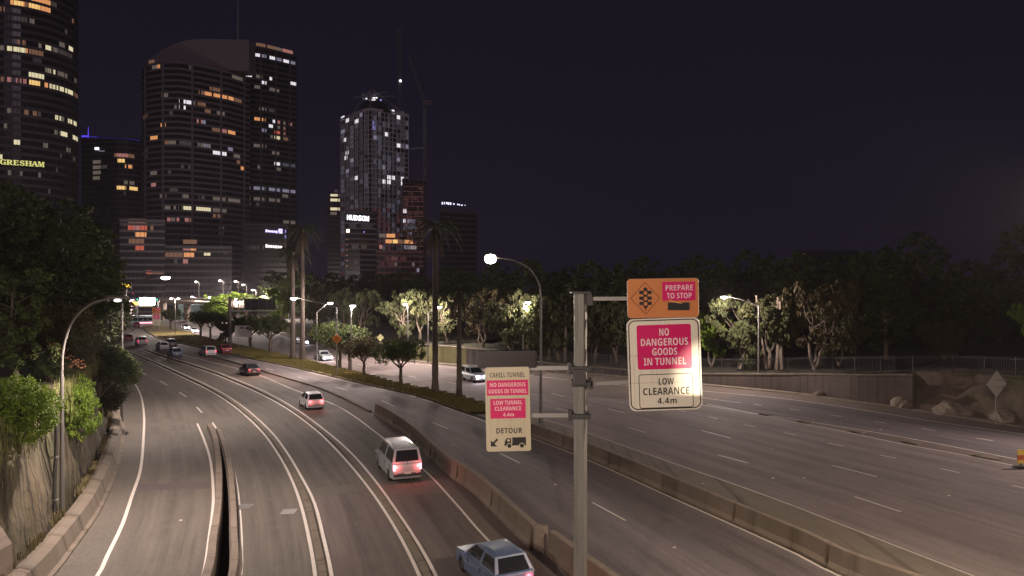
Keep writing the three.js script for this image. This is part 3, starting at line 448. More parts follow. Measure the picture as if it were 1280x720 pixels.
// the dark slab beside it
building('slab_tower', 'tall black slab tower with scattered white windows beside the broad curved tower', { front: [[296, 520], [331, 530], [371, 548]], h: 187, depth: 30, fh: 3.9, sp: 1.5, mullion: 1.6, mw: .1, pier: 11.2, band: M.bandDark, windows: [
  [300, 305, 56, 'white'], [305, 314, 71, 'white'], [318, 326, 72.5, 'white'], [326, 333, 74, 'cool'], [337, 344, 76.5, 'white'], [344, 352, 78, 'cool'], [354, 361, 80.5, 'white'], [362, 369, 82.5, 'cool'], [320, 332, 60, 'brown'], [334, 346, 63, 'brown'], [346, 352, 65, 'dim'], [353, 366, 68, 'pink'], [298, 314, 83, 'coolDim'], [305, 309, 97, 'white'], [309.5, 315, 98, 'white'], [325, 333, 101.5, 'white'], [337, 340, 102.5, 'white'], [320, 328, 94, 'dim'], [318, 326, 107, 'dim'], [337, 349, 111, 'dim'], [363, 370, 108.5, 'white'], [324, 333, 136, 'dim'], [336, 343, 137, 'dimmer'], [318, 332, 148, 'orange'],
  [341, 344, 151, 'white'], [347, 350, 151.5, 'pink'], [354, 357, 154, 'dim'], [361, 365, 155, 'pink'], [336, 341, 157.5, 'white'], [347, 350, 158.5, 'dim'], [343, 350, 165, 'red'], [354, 357, 161, 'brown'], [354, 357, 167, 'brown'], [338, 341, 171.5, 'dim'], [343, 350, 172.5, 'cream'], [354, 360, 174, 'brown'], [325, 333, 163, 'cool'], [317, 326, 182, 'dim'], [327, 333, 184, 'dim'], [340, 349, 193, 'dim'], [343, 350, 206, 'white'], [353, 369, 208, 'coolDim'], [346, 351, 213, 'dim'], [322, 327, 211, 'dim'], [317, 332, 237, 'cool'], [305, 313, 236, 'cool'], [336, 350, 240, 'cool'], [353, 369, 241.5, 'cool'], [353, 360, 247, 'dim'], [317, 332, 252, 'dim'], [306, 313, 250, 'dim'], [336, 350, 253, 'dim'], [307, 313, 257, 'dim'], [320, 324, 259, 'dimmer'], [354, 369, 276, 'dim'], [354, 360, 282.5, 'coolDim']] });
// the tower under construction: a grid of pale frames, glazed corner, sloping crown
{
  const b = building('glazed_tower', 'slender residential tower with pale grid facade and lit sloping crown beside the crane', { front: [[425, 566], [440, 548], [455, 533], [463, 530], [488, 540], [511, 550]], h: 143, depth: 24, fh: 3.55, sp: .6, mullion: 3.4, mw: .5, band: M.frameWhite ??= std(RGB(.58, .54, .58), .7), mull: M.frameWhite });
  const r = rng(505);
  for (let y = 139; y < 336; y += 6) for (let x = 426.5; x < 510; x += 5.75) { if ((y > 183 && y < 187) || r() > .94) continue; const k = r(), hot = (x > 485 && y < 185 ? .1 : 0) + (y > 216 && y < 226 ? .25 : 0) + (y < 150 ? .15 : 0) - (y > 240 ? .12 : 0) - (x > 446 && x < 464 ? .12 : 0);
    b.win(x, x + 3.3 + 1.6 * r(), y + (x < 460 ? (460 - x) * .35 : (x - 460) * .12), lit[k + hot > 1.0 ? 'white' : k + hot > .95 ? 'cool' : k + hot > .68 ? 'coolDim' : y > 258 && k > .3 ? 'redFaint' : 'coolFaint']); }
  for (const [x, y] of [[432, 190], [431, 196], [429, 176], [466, 155], [466, 161], [481, 168]]) b.win(x, x + 4, y, lit[y < 162 && y > 150 ? 'violet' : 'white']);
  const a = b.at(452, 135), e = b.at(486, 135), top = b.at(463, 110), cr = [], pts = [b.at(440, 134), b.at(463, 128), b.at(505, 131)];
  for (const p of pts) { const q = V(top.x + (p.x > top.x ? 1 : -1), top.y, top.z - 5); cr.push(bar(p.clone().setY(143.6), q, .5, 6)); }
  cr.push(bar(b.at(446, 126).setZ(top.z - 2), b.at(497, 125).setZ(top.z - 3), .5, 6), bar(b.at(452, 119).setZ(top.z - 3), b.at(485, 118).setZ(top.z - 3), .5, 6));
  mesh('crown_frame', cr, M.bandPale, b.t);
  const s = new THREE.Shape([[-9, 0], [14, 0], [11, 4.5], [1, 13], [-2, 13], [-7, 5]].map(q => new THREE.Vector2(...q)));
  mesh('crown', new THREE.ExtrudeGeometry(s, { depth: 10, bevelEnabled: false }).translate(top.x, 142.5, top.z - 16), M.glass, b.t);
  const rr = rng(31); for (let i = 0; i < 16; i++) { const px = 453 + 17 * rr(), py = 115 + 9 * rr(); const p = b.at(px, py); mesh('crown_light', box(1.1 + rr(), .9, .3, p.x, p.y, top.z - 5.6), lit[i % 4 ? 'coolDim' : 'white'], b.t); }
  for (const [x, y, m] of [[457, 122, 'white'], [466, 120, 'hot'], [470, 120, 'hot'], [466, 123, 'white'], [476, 125, 'violet'], [461, 123, 'cool']]) { const p = b.at(x, y); mesh('crown_light', box(1.3, 1.1, .4, p.x, p.y, top.z - 5.2), lit[m], b.t); }
}
{
  const b = building('construction_wing', 'unfinished building with red glow added along its floors, joined to the slender glazed tower', { front: [[503, 520], [531, 528]], h: 90.5, depth: 26, fh: 3.62, sp: .5, mullion: 3.6, mw: .4, band: M.brickRed, mull: M.brickRed, parapet: .2 });
  const r = rng(66); for (let y = 236; y < 330; y += 6.2) for (let x = 504; x < 529; x += 6.2) if (r() > .3) b.win(x, x + 4.6, y, lit[y > 281 && y < 292 && x < 522 ? 'cool' : y > 292 && y < 296 ? 'coolDim' : r() > .55 ? 'redDim' : 'redFaint'], y > 281 && y < 289 ? 2.2 : 2.6);  // red panes: lamp light on the bare floors put into their glow
  for (let y = 233; y < 334; y += 6.2) { b.win(503.5, 517, y, lit.redDim, .8); b.win(518, 530.5, y + .3, lit.redDim, .8); } for (let y = 236; y < 300; y += 6.2) for (const x of [509, 515, 522, 527]) if (r() > .4) b.win(x, x + .8, y, lit.redDim, 5);  // glowing strips added on the slab edges for the red light there
  b.win(504, 508, 267, lit.white); b.win(504, 507, 279, lit.white); b.win(509, 519, 280, lit.cool); b.win(505, 519, 280.5, lit.coolDim);
}
{
  const b = building('red_office', 'reddish low office block with orange lit upper floors below the unfinished wing', { front: [[471, 415], [500, 418], [524, 424]], h: 32, depth: 20, fh: 3.3, sp: 1.1, mullion: 3, mw: .3, band: M.brickRed, mull: M.brickRed });
  for (const [x0, x1, y, c] of [[474, 482, 298, 'dim'], [483, 494, 298.5, 'orange'], [495, 505, 299.5, 'brown'], [506, 516, 301, 'orange'], [482, 490, 305, 'orange'], [491, 497, 305.3, 'amber'], [498, 508, 306.5, 'brown'], [509, 521, 308, 'dim'], [474, 478, 308.6, 'pink'], [505, 514, 312, 'cool'], [514, 520, 313, 'white'], [515, 518, 334, 'dim'], [521, 524, 339, 'cool'], [493, 496, 328, 'dim'], [482, 488, 322, 'redFaint'], [489, 497, 323, 'redDim'], [500, 508, 325, 'redFaint'], [484, 492, 334, 'redFaint'], [476, 480, 331, 'redFaint']]) b.win(x0, x1, y + 16 * 0, lit[c]);
}
{
  const b = building('hudson_building', 'narrow dark office block with illuminated blue-white name on its top, before the slender tower', { front: [[431.5, 428], [450, 428], [471, 434]], h: 56, depth: 18, fh: 3.1, sp: .9, band: M.band, top: M.bandDark, parapet: 1.8 });
  letters('HUDSON', b, 434, 461.5, 271.6, 6.3, lit.hot, font, 273.6);
  b.win(433, 437, 288.6, lit.warmHot, 4); b.win(454, 456, 290, lit.violet, 1.6);
  for (let i = 0; i < 6; i++) b.win(432.6, 434.4, 298.6 + i * 6.6, lit.orange, 2.2);
  for (const [x0, x1, y, c] of [[440, 446, 309, 'dimmer'], [447, 453, 310, 'dim'], [454, 458, 310.5, 'dimmer'], [443, 447, 329, 'dimmer'], [436, 466, 280.2, 'coolFaint']]) b.win(x0, x1, y, lit[c]);
}
{
  const b = building('narrow_block', 'distant block with a few yellow windows behind the building of the blue-white name', { front: [[409, 610], [427, 612]], h: 88, depth: 20, fh: 3.8, sp: 1.4, band: M.bandDark });
  for (const [x0, x1, y, c] of [[413, 422, 243, 'cream'], [423, 425, 243.5, 'dim'], [413, 422, 252.3, 'cream'], [423, 425.5, 252.5, 'cream'], [413, 422, 261.4, 'cream'], [423, 425.5, 261.6, 'cream'], [413, 421, 265.5, 'dim'], [418, 422, 238.8, 'dimmer']]) b.win(x0, x1, y, lit[c]);
}
{
  const b = building('sign_building', 'dark mid-rise with two illuminated sign bars, blue above and white below', { front: [[303, 440], [358, 446]], h: 50, depth: 22, fh: 3.4, sp: 1.1, band: M.bandDark, mullion: 4 });
  const sign = (name, list, m) => { const s = new THREE.Group(); s.name = name; b.t.add(s); for (const [x, y, w, h] of list) { const p = b.at(x, y), d = 443; mesh('letter_block', box(w / F * d, h / F * d, .3, p.x, p.y, p.z + .5), m, s); } };
  sign('blue_sign', [[333.3, 288.6, 2, 3.2], [336, 289, 2, 2.6], [338.6, 289.3, 2, 2.4], [341.2, 289.5, 2, 2.6], [344, 289.7, 2, 2.4], [346.3, 290, 1.6, 3.2], [351, 289, 5, 5.6]], emit(.62, .55, 1, 2));
  sign('white_sign', [[333.5, 307.5, 2.2, 4], [336.5, 308, 2.2, 3], [339.5, 308.2, 2.2, 3.2], [342.5, 308.4, 2.2, 3], [345.5, 308.6, 2.2, 3.4], [348.5, 308.8, 2.2, 3], [351.6, 309, 2.4, 3.2]], emit(1, .93, .88, 1.6));
  for (const [x, c] of [[307, 'dimmer'], [311, 'dimmer'], [314.7, 'dim'], [318.4, 'dim'], [322.4, 'dim'], [328.6, 'dim']]) b.win(x, x + .9, 308.5, lit[c], 6);
  b.win(356.2, 357.6, 292, lit.violet, 14); b.win(356.2, 357.4, 307, lit.brown, 8); b.win(332, 356, 304.2, lit.dimmer, .6);
}
{
  const b = building('far_sign_building', 'dark distant building topped by a white-blue illuminated sign above the palms', { front: [[550, 470], [596, 490]], h: 62, depth: 20, fh: 3.6, sp: 1.2, band: M.bandDark });
  const s = new THREE.Group(); s.name = 'roof_sign'; b.t.add(s);
  for (const [x, y, w, h] of [[553, 254.2, 1.4, 3], [555.6, 254, 1.1, 2.8], [558.6, 254, 1.8, 2.4], [560.8, 254.5, 1.8, 3], [563.4, 254.6, 1.6, 3], [567.4, 255.1, 1.8, 1.6], [572.4, 255.7, 1.8, 1.6], [574.6, 256, 1.2, 1.4], [577.4, 256.6, 1.8, 1.4], [581.4, 256.7, .9, 1]]) { const p = b.at(x, y); mesh('letter_block', box(w / F * 478, h / F * 478, .3, p.x, p.y, p.z + .5), emit(.82, .75, 1, 1.6), s); }
}
// lower buildings near the end of the road
{
  const b = building('neon_building', 'mid-rise with blue neon roof edge and yellow curved windows beside the round tower', { front: [[102, 500], [120, 498], [146, 492], [160, 494], [177, 502]], h: 114.5, depth: 20, fh: 3.7, sp: 1.2, mullion: 2, band: M.bandDark, windows: [[146, 160, 196.5, 'pink'], [160, 168, 198, 'brown'], [147, 156, 205, 'amber'], [156, 165, 205.8, 'orange'], [155, 163, 226.5, 'dim'], [163, 168, 228, 'dim'], [146, 156, 232.5, 'amber'], [157, 172, 234.5, 'amber'], [116, 126, 203.5, 'dim'], [116, 126, 210.5, 'dim'], [116, 126, 217.5, 'dim'], [116, 125, 224.5, 'dim'], [127, 134, 211.5, 'dimmer'], [143, 146, 198, 'brown'], [155, 157, 241, 'dimmer'], [100, 102, 208, 'dim', 1.4], [100.4, 102, 216, 'dim', 1.4], [100.4, 102, 224, 'dim', 1.4], [100.4, 102, 233, 'dim', 1.4]] });
  for (const [x0, x1, y0, y1, m, h] of [[103, 112, 170.6, 170.6, lit.blue, 1.1], [112, 122, 171, 171.6, emit(.1, .07, 1, .3), .6], [122, 146, 171.8, 173.2, emit(.1, .07, 1, .1), .5], [146, 160, 173.2, 173.6, emit(.1, .07, 1, .06), .5], [160, 176, 173.6, 176.4, emit(.1, .07, 1, .14), .5]]) { const u = b.at(x0, y0), w = b.at(x1, y1); u.z += .9; w.z += .9; mesh('neon_strip', beam(u, w, .3, h), m, b.t); }
  const p = b.at(110.4, 171); mesh('neon_spire', cyl(.35, .12, 8, p.x, p.y - 1, p.z), lit.blue, b.t);
  const q = b.at(122, 186); mesh('roof_light', box(2.6, 1.6, .6, q.x, q.y, q.z + .8), lit.hot, b.t); const q2 = b.at(128, 189); mesh('roof_light', box(4, .5, .6, q2.x, q2.y, q2.z + .8), lit.cool, b.t);
}
{
  const b = building('red_lit_building', 'low dark building with red and orange lit windows behind the amber message sign', { front: [[150, 330], [206, 334]], h: 42, depth: 18, fh: 3.1, sp: 1, mullion: 1.9, band: M.bandDark, windows: [[160, 172, 280.5, 'brown'], [172, 183, 281, 'brown'], [160, 167, 288, 'red'], [167.5, 175, 288, 'pink'], [175.5, 184, 288, 'red'], [169, 183, 294.5, 'orange'], [161, 170, 302.5, 'brown'], [166, 180, 307, 'brown'], [169, 180, 313, 'red'], [155, 157, 281, 'pink', 2], [155, 157, 288, 'pink', 2], [188, 192, 288, 'brown'], [146, 150, 266, 'pink'], [183, 189, 340, 'red', 5], [189, 205, 340.5, 'brown', 4.4]] });
}
{
  const b = building('orange_lit_building', 'low dark building with orange and pink windows below the broad curved tower', { front: [[204, 350], [290, 356]], h: 31, depth: 20, fh: 3.2, sp: 1.05, mullion: 1.9, band: M.bandDark, windows: [[229, 246, 303, 'brown'], [229, 237, 310, 'pink'], [237.5, 245, 310, 'orange'], [230, 243, 317, 'orange'], [206, 217, 322, 'brown'], [217, 229, 322.5, 'brown'], [229, 235, 328.5, 'pink'], [255, 263, 317.5, 'cream', 4], [218, 222, 329, 'dimmer'], [280, 283, 317.3, 'dim', 1], [258, 270, 340, 'dim', .8]] });
}
{
  const b = building('corner_building', 'pale sandy street wall lit by lamps at the far end of the road', { category: 'building', front: [[120, 262], [165, 268]], h: 5.6, depth: 10, fh: 2.8, sp: 2.2, band: M.bandPale, core: M.barrier });
}
{
  const b = building('park_building', 'low dark building with a few faint windows behind the unlit trees over the fence', { front: [[990, 330], [1075, 330]], h: 27.5, depth: 20, fh: 3.4, sp: 1.4, band: M.glass });
  for (const [x0, x1, y, c] of [[1003, 1006, 317, 'redDim'], [1026, 1030, 325, 'dimmer'], [1030, 1034, 330, 'dim'], [1049, 1051, 336, 'white'], [1018, 1022, 334, 'dimmer'], [1034, 1037, 335, 'dimmer']]) b.win(x0, x1, y, lit[c], 2);
  const c = building('park_pavilion', 'small dark building with faint lights at the end of the fence', { front: [[1180, 300], [1300, 300]], h: 14, depth: 14, fh: 3.2, sp: 1.4, band: M.bandDark });
  for (const [x0, x1, y, m] of [[1190, 1194, 361, 'dimmer'], [1199, 1205, 370, 'dim'], [1234, 1238, 368, 'dimmer'], [1250, 1253, 368, 'dimmer']]) c.win(x0, x1, y, lit[m], 2.4);
}
// tower cranes over the unfinished wing
function lattice3(a, b, w, n, r) { const g = [], d = b.clone().sub(a), u = V(0, 0, 1).cross(d).normalize().multiplyScalar(w / 2), v = V(0, 0, w / 2), C = [[1, 1], [1, -1], [-1, -1], [-1, 1]].map(([i, j]) => u.clone().multiplyScalar(i).add(v.clone().multiplyScalar(j)));
  for (const c of C) g.push(beam(a.clone().add(c), b.clone().add(c), r, r));
  for (let i = 0; i < n; i++) for (let k = 0; k < 4; k++) { const p = a.clone().lerp(b, i / n).add(C[(k + i) % 4]), q = a.clone().lerp(b, (i + 1) / n).add(C[(k + 1 + i) % 4]); g.push(beam(p, q, r * .7, r * .7)); }
  return g; }
{
  M.craneSteel = std(RGB(.16, .13, .14), .6);
  const base = at(531, 345, 545).setY(0), t = thing('tower_crane', 'tower crane with dotted lights on its mast and a raised jib beside the unfinished wing', 'crane', base), L = (x, y) => at(x, y, 545).sub(base);
  mesh('mast', lattice3(V(0, 0, 0), L(531, 130), 2.2, 60, .45), M.craneSteel, t);
  mesh('jib', lattice3(L(530, 126), L(511, 70), 1.8, 22, .4), M.craneSteel, t); mesh('counter_jib', lattice3(L(529, 128), L(540, 128), 2, 5, .5), M.bandPale, t);
  mesh('cab', rbox(2.4, 2.6, 2.4, L(534, 131).x, L(534, 131).y, 1, .1), M.craneSteel, t);
  const r = rng(3); for (let y = 140; y < 225; y += 5.6) if (y < 190 || y > 208) { const p = L(531 + (r() - .5), y); mesh('mast_light', box(.7, .7, .4, p.x, p.y, 1.6), lit.coolDim, t); }
  for (const x of [512, 517, 521, 525, 528]) { const p = L(x, 186.2 - (x > 520 ? 1 : 0)); mesh('tie_light', box(1.2, .5, .4, p.x, p.y, 1), lit.coolDim, t); } mesh('tie', beam(L(509, 187), L(531, 186), .5, .5), M.craneSteel, t);
  const b2 = at(500, 345, 560).setY(0), s = thing('tower_crane', 'tower crane with a steeply raised jib and one bright light above the slender tower', 'crane', b2), K = (x, y) => at(x, y, 560).sub(b2);
  mesh('mast', lattice3(V(0, 0, 0), K(500, 104), 2.2, 60, .45), M.craneSteel, s); mesh('jib', lattice3(K(500, 106), K(499, 34), 2.4, 22, .45), M.craneSteel, s);
  const p = K(501, 102); mesh('crane_lamp', new THREE.SphereGeometry(.95, 10, 8).translate(p.x, p.y, 2), lit.hot, s);
}
// the road bridge across the end of the carriageways
{
  const t = thing('overpass', 'pale road bridge crossing behind the dark median trees at the end of the road', 'bridge', at(232, 384, 262).setY(0)), b = t.position;
  const a = at(188, 380, 262).setY(7), e = at(286, 382, 250).setY(6.2), k = at(345, 388, 236).setY(4.6);
  for (const [p, q] of [[a, e], [e, k]]) { const P = p.clone().sub(b), Q = q.clone().sub(b); mesh('deck', beam(P, Q, 9, .9), M.barrier, t); mesh('parapet', [beam(P.clone().add(V(0, .95, 4.3)), Q.clone().add(V(0, .95, 4.3)), .25, .9)], M.barrier, t); mesh('rail', beam(P.clone().add(V(0, 1.75, 4.3)), Q.clone().add(V(0, 1.75, 4.3)), .08, .08), M.steel, t); }
  for (const [x, d] of [[204, 262], [234, 258], [262, 254], [310, 244]]) { const p = at(x, 384, d).setY(0).sub(b); mesh('pier', rbox(1.2, 6.2, 3, p.x, 3.1 - (x > 290 ? .8 : 0), p.z, .1), M.barrier, t); }
  const abut = at(244, 390, 268).setY(0).sub(b); mesh('abutment', rbox(12, 5.4, 1.5, abut.x, 2.7, abut.z, .1), M.teal = std(RGB(.16, .26, .27), .8), t);
}
// ------------------------------------------------------------ trees: trunk with limbs, crown of many small leaves
// lobes: [x, y, z, rx, ry, rz]; a leaf is a small folded quad; hollow > 0 keeps the leaves near a lobe's skin
function crownGeo(lobes, n, size, seed, hollow = .55, droop = 0) {
  const r = rng(seed), vol = lobes.map(l => Math.cbrt(l[3] * l[4] * l[5]) ** 2), tot = vol.reduce((a, b) => a + b), pos = new Float32Array(n * 12), nor = new Float32Array(n * 12), col = new Float32Array(n * 12), idx = [];
  const v = V(), e1 = V(), e2 = V(), nn = V();
  const clumps = []; lobes.forEach((l, i) => { const k = Math.max(3, Math.round(vol[i] / tot * n / 42)); for (let j = 0; j < k; j++) { const t = r() * 2 - 1, a = r() * 6.283, s = Math.sqrt(1 - t * t), q = hollow + (1 - hollow) * Math.cbrt(r()); clumps.push([l[0] + s * Math.cos(a) * l[3] * q, l[1] + t * l[4] * q, l[2] + s * Math.sin(a) * l[5] * q, .75 + .5 * r(), Math.cbrt(l[3] * l[4] * l[5]) * (.2 + .14 * r())]); } });
  for (let i = 0; i < n; i++) {
    const c = clumps[Math.floor(r() * clumps.length)], g = () => (r() + r() + r() - 1.5) * .95;
    v.set(c[0] + g() * c[4], c[1] + g() * c[4] * .8, c[2] + g() * c[4]);
    nn.set(g(), .5 + g(), g()).normalize(); e1.set(g(), g() - droop, g()).cross(nn).normalize(); if (droop) { e1.set(g() * .4, -1, g() * .4).normalize(); nn.addScaledVector(e1, -nn.dot(e1)).normalize(); }
    e2.crossVectors(nn, e1).normalize(); const s = size * (.6 + .8 * r()), w = s * .45, o = i * 12;
    const P = [v.clone().addScaledVector(e1, -s * .5), v.clone().addScaledVector(e2, w * .5).addScaledVector(nn, -s * .06), v.clone().addScaledVector(e1, s * .5), v.clone().addScaledVector(e2, -w * .5).addScaledVector(nn, -s * .06)];
    P.forEach((p, j) => { pos.set([p.x, p.y, p.z], o + j * 3); nor.set([nn.x, nn.y, nn.z], o + j * 3); const h = c[3] * (.8 + .4 * ((i * 7919) % 101) / 101); col.set([h * (.9 + .25 * ((i * 31) % 17) / 17), h, h * .9], o + j * 3); });
    const b = i * 4; idx.push(b, b + 2, b + 1, b, b + 3, b + 2);
  }
  const G0 = new THREE.BufferGeometry(); G0.setAttribute('position', new THREE.BufferAttribute(pos, 3)); G0.setAttribute('normal', new THREE.BufferAttribute(nor, 3)); G0.setAttribute('color', new THREE.BufferAttribute(col, 3)); G0.setIndex(idx); return G0;
}
function limb(a, b, r0, r1, seed, bend = .12) { const r = rng(seed), L = a.distanceTo(b), pts = []; for (let i = 0; i <= 4; i++) { const t = i / 4, w = bend * L * Math.sin(t * 3.14); pts.push(a.clone().lerp(b, t).add(V((r() - .5) * w, (r() - .5) * w * .4, (r() - .5) * w))); }
  const g = new THREE.TubeGeometry(new THREE.CatmullRomCurve3(pts), 8, 1, 7, false), p = g.attributes.position, uv = g.attributes.uv, c = new THREE.CatmullRomCurve3(pts);
  for (let i = 0; i < p.count; i++) { const t = uv.getX(i), q = c.getPointAt(t), k = r0 + (r1 - r0) * Math.pow(t, .8); p.setXYZ(i, q.x + (p.getX(i) - q.x) * k, q.y + (p.getY(i) - q.y) * k, q.z + (p.getZ(i) - q.z) * k); uv.setXY(i, uv.getY(i), t * L); }
  g.computeVertexNormals(); return g; }
function treeProto(kind, seed, n, leaf) {
  const r = rng(seed), lobes = [], wood = []; let h = 10;
  if (kind === 'round') { // spreading fig: short trunk, wide flat crown; 10 m high at scale 1
    const fork = V(0, 2.5, 0); wood.push(limb(V(0, -.2, 0), fork, .34, .26, seed, .1));
    for (let i = 0; i < 11; i++) { const a = i * 2.4 + r(), q = Math.sqrt((i + .4) / 11) * 3.6, y = 5.4 - q * .16 + r() * 1.2; lobes.push([Math.cos(a) * q, y, Math.sin(a) * q, 1.7 + .5 * r(), 1.25 + .4 * r(), 1.7 + .5 * r()]); if (i > 2) wood.push(limb(fork, V(Math.cos(a) * q * .8, y - .5, Math.sin(a) * q * .8), .15, .05, seed + i, .15)); }
  } else if (kind === 'gum') { // tall loose eucalypt: forked pale stem and separate clumps of hanging leaves; 13 m
    const n0 = 2 + (seed % 2); for (let s = 0; s < n0; s++) { const A = r() * 6.3, f = V(Math.cos(A) * 1.0, 2.2 + r() * 1.6, Math.sin(A) * 1.0); wood.push(limb(V(s * .15, -.3, 0), f, .2, .15, seed + s, .2));
      for (let i = 0; i < 6; i++) { const a = r() * 6.283, q = 1 + 2.4 * r(), y = 1.5 + 7.4 * Math.pow(r(), .8); const e = V(Math.cos(a) * q, y, Math.sin(a) * q); lobes.push([e.x, e.y, e.z, 1.0 + .7 * r(), .8 + .7 * r(), 1.0 + .7 * r()]); wood.push(limb(f, e, .09, .025, seed + 10 * s + i, .25)); } }
  } else if (kind === 'dense') { // big dark evergreen, 16 m
    wood.push(limb(V(0, -.4, 0), V(.3, 9, 0), .45, .2, seed, .06));
    for (let i = 0; i < 20; i++) { const y = 3.5 + 11.5 * (i / 20), q = (1 - Math.abs(y - 8) / 11) * 4.2 * (.5 + .6 * r()), a = i * 2.4; lobes.push([Math.cos(a) * q, y, Math.sin(a) * q, 1.9 + .8 * r(), 1.5 + .7 * r(), 1.9 + .8 * r()]); if (i % 2) wood.push(limb(V(0, y - 2, 0), V(Math.cos(a) * q, y, Math.sin(a) * q), .12, .04, seed + i)); }
  } else if (kind === 'bush') { // shrub 3 m high
    for (let i = 0; i < 7; i++) { const a = i * 2.4, q = .9 * Math.sqrt(i / 7), y = .9 + 1.5 * r(); lobes.push([Math.cos(a) * q, y, Math.sin(a) * q, .75 + .3 * r(), .7 + .3 * r(), .75 + .3 * r()]); wood.push(limb(V(0, -.2, 0), V(Math.cos(a) * q, y, Math.sin(a) * q), .06, .02, seed + i)); }
  } else if (kind === 'spray') { // loose leafy sapling with drooping branches, 6 m
    wood.push(limb(V(0, -.2, 0), V(.3, 5.5, .1), .12, .03, seed, .1));
    for (let i = 0; i < 16; i++) { const a = i * 2.4, y = 1.6 + 4.2 * i / 16, q = 1.2 * (1 - .4 * i / 16) * (.5 + .6 * r()), e = V(Math.cos(a) * q, y, Math.sin(a) * q); lobes.push([e.x, e.y, e.z, .5 + .25 * r(), .35 + .2 * r(), .5 + .25 * r()]); wood.push(limb(V(.2 * y / 5, y - .4, 0), e, .035, .012, seed + i)); }
  }
  return { crown: crownGeo(lobes, n, leaf, seed, kind === 'gum' || kind === 'spray' ? .2 : .6, kind === 'gum' ? 1 : 0), wood: merge(wood) };
}
const P = {
  roundA: treeProto('round', 101, 9000, .36), roundB: treeProto('round', 202, 8000, .36), roundFine: treeProto('round', 303, 16000, .26),
  gumA: treeProto('gum', 401, 8200, .46), gumB: treeProto('gum', 502, 8600, .46), gumC: treeProto('gum', 603, 8200, .46), gumD: treeProto('gum', 708, 10000, .42),
  denseA: treeProto('dense', 701, 11000, .5), denseB: treeProto('dense', 802, 11000, .5),
  bushA: treeProto('bush', 901, 17000, .13), bushB: treeProto('bush', 902, 15000, .14), sprayA: treeProto('spray', 951, 5200, .22), sprayB: treeProto('spray', 952, 5200, .22),
};
function tree(name, label, proto, pos, s, leaf, o = {}) {
  const t = thing(name, label, o.category ?? 'tree', pos, o.group), p = P[proto];
  const w = mesh('trunk', p.wood, o.bark ?? M.bark, t), c = mesh('crown', p.crown, leaf, t), [sx, sy] = Array.isArray(s) ? s : [s, s];
  for (const m of [w, c]) m.scale.set(sx, sy, sx); t.rotation.y = o.turn ?? (pos.x * 1.7 + pos.z * .3) % 6.28; return t;
}
// the row of dark rounded trees on the median: [trunk x, base y, scale, proto, material, label]
for (const [x, y, s, p, m, label] of [
  [213, 412, .75, 'roundA', 'leafShade', 'dark round tree on the median tip beside the distant pink sign'], [251, 420, .76, 'roundB', 'leafShade', 'dark median tree between the thin lamp post and the twin trunk'], [263, 422, .80, 'roundA', 'leafShade', 'dark wide median tree just beyond the gantry post'],
  [281, 430, [.62, .52], 'gumD', 'leafOlive', 'small lighter olive tree at the gantry post on the median'], [313, 433, [1.0, .76], 'roundB', 'leafShade', 'dark median tree behind the white notice board'], [338, 441, .88, 'roundA', 'leafDark', 'dark round median tree between the notice board and the twin palms'],
  [425, 460.5, .84, 'roundB', 'leafMid', 'green median tree rising behind the orange diamond sign'], [455, 470, .66, 'roundA', 'leafBrown', 'thin brownish median tree beside the solid green umbrella tree'], [501, 481, .71, 'roundFine', 'leafGreen', 'dense green umbrella-shaped tree on the median before the tall palm'], [437, 462, .76, 'roundA', 'leafDark', 'dark tree hidden partly behind the brownish median tree']]) tree('median_tree', label, p, G(x, y).setY(.1), s, M[m]);
// palms
function palm(label, base, h, r, seed, frondL = 3.2) {
  const t = thing('palm_tree', label, 'palm', base), rr = rng(seed);
  const prof = []; for (let i = 0; i <= 24; i++) { const y = h * i / 24; prof.push(new THREE.Vector2(r * (1 - .35 * i / 24 + .35 * Math.exp(-y * 1.4)) * (1 + .07 * ((i * 13) % 5 - 2) / 2), y)); }
  mesh('trunk', new THREE.LatheGeometry(prof, 12), M.palmBark ??= std(0xffffff, .95, { map: colorTex(256, 1.4, (u, v) => { const s = N1(u, v, 4, 14) * .6 + N2(u, v, 40) * .4; return [.085 * s + .018, .064 * s + .013, .05 * s + .011]; }) }), t);
  const dead = [], live = [];
  const frond = (list, a, up, L, w) => { const pts = [], d = V(Math.cos(a), 0, Math.sin(a)); for (let i = 0; i <= 10; i++) { const k = i / 10; pts.push(V(0, h - .1, 0).addScaledVector(d, L * k * (up < -.5 ? .45 : 1) * Math.cos(k * .5)).add(V(0, L * (up * k - .75 * k * k * (1 + .3 * up)), 0))); }
    const P = [], s = V(-d.z, 0, d.x); for (let i = 1; i < 10; i++) for (const side of [-1, 1]) for (let q = 0; q < 2; q++) { const k = i + q * .5, p = pts[i].clone().lerp(pts[i + 1], q * .5), ww = w * Math.sin(Math.PI * (.12 + .85 * k / 10.5)), tip = p.clone().addScaledVector(s, side * ww).addScaledVector(d, ww * .5).add(V(0, -ww * .45, 0)), e = d.clone().multiplyScalar(.045); P.push(p.clone().sub(e), p.clone().add(e), tip); }
    const g = new THREE.BufferGeometry(); g.setAttribute('position', new THREE.Float32BufferAttribute(P.flatMap(p => [p.x, p.y, p.z]), 3)); g.computeVertexNormals(); list.push(g, tube(pts, .03, 8, 4)); };
  for (let i = 0; i < 34; i++) frond(live, i * 2.4, .85 - 1.1 * i / 34 + .1 * rr(), frondL * (.85 + .3 * rr()), .62);
  for (let i = 0; i < 26; i++) frond(dead, i * 2.4 + .4, -.75 - .25 * rr(), frondL * .62 * (.8 + .4 * rr()), .4);
  mesh('fronds', live, std(RGB(.042, .052, .022), .8), t); mesh('dead_fronds', dead, std(RGB(.07, .052, .034), .9), t);
}
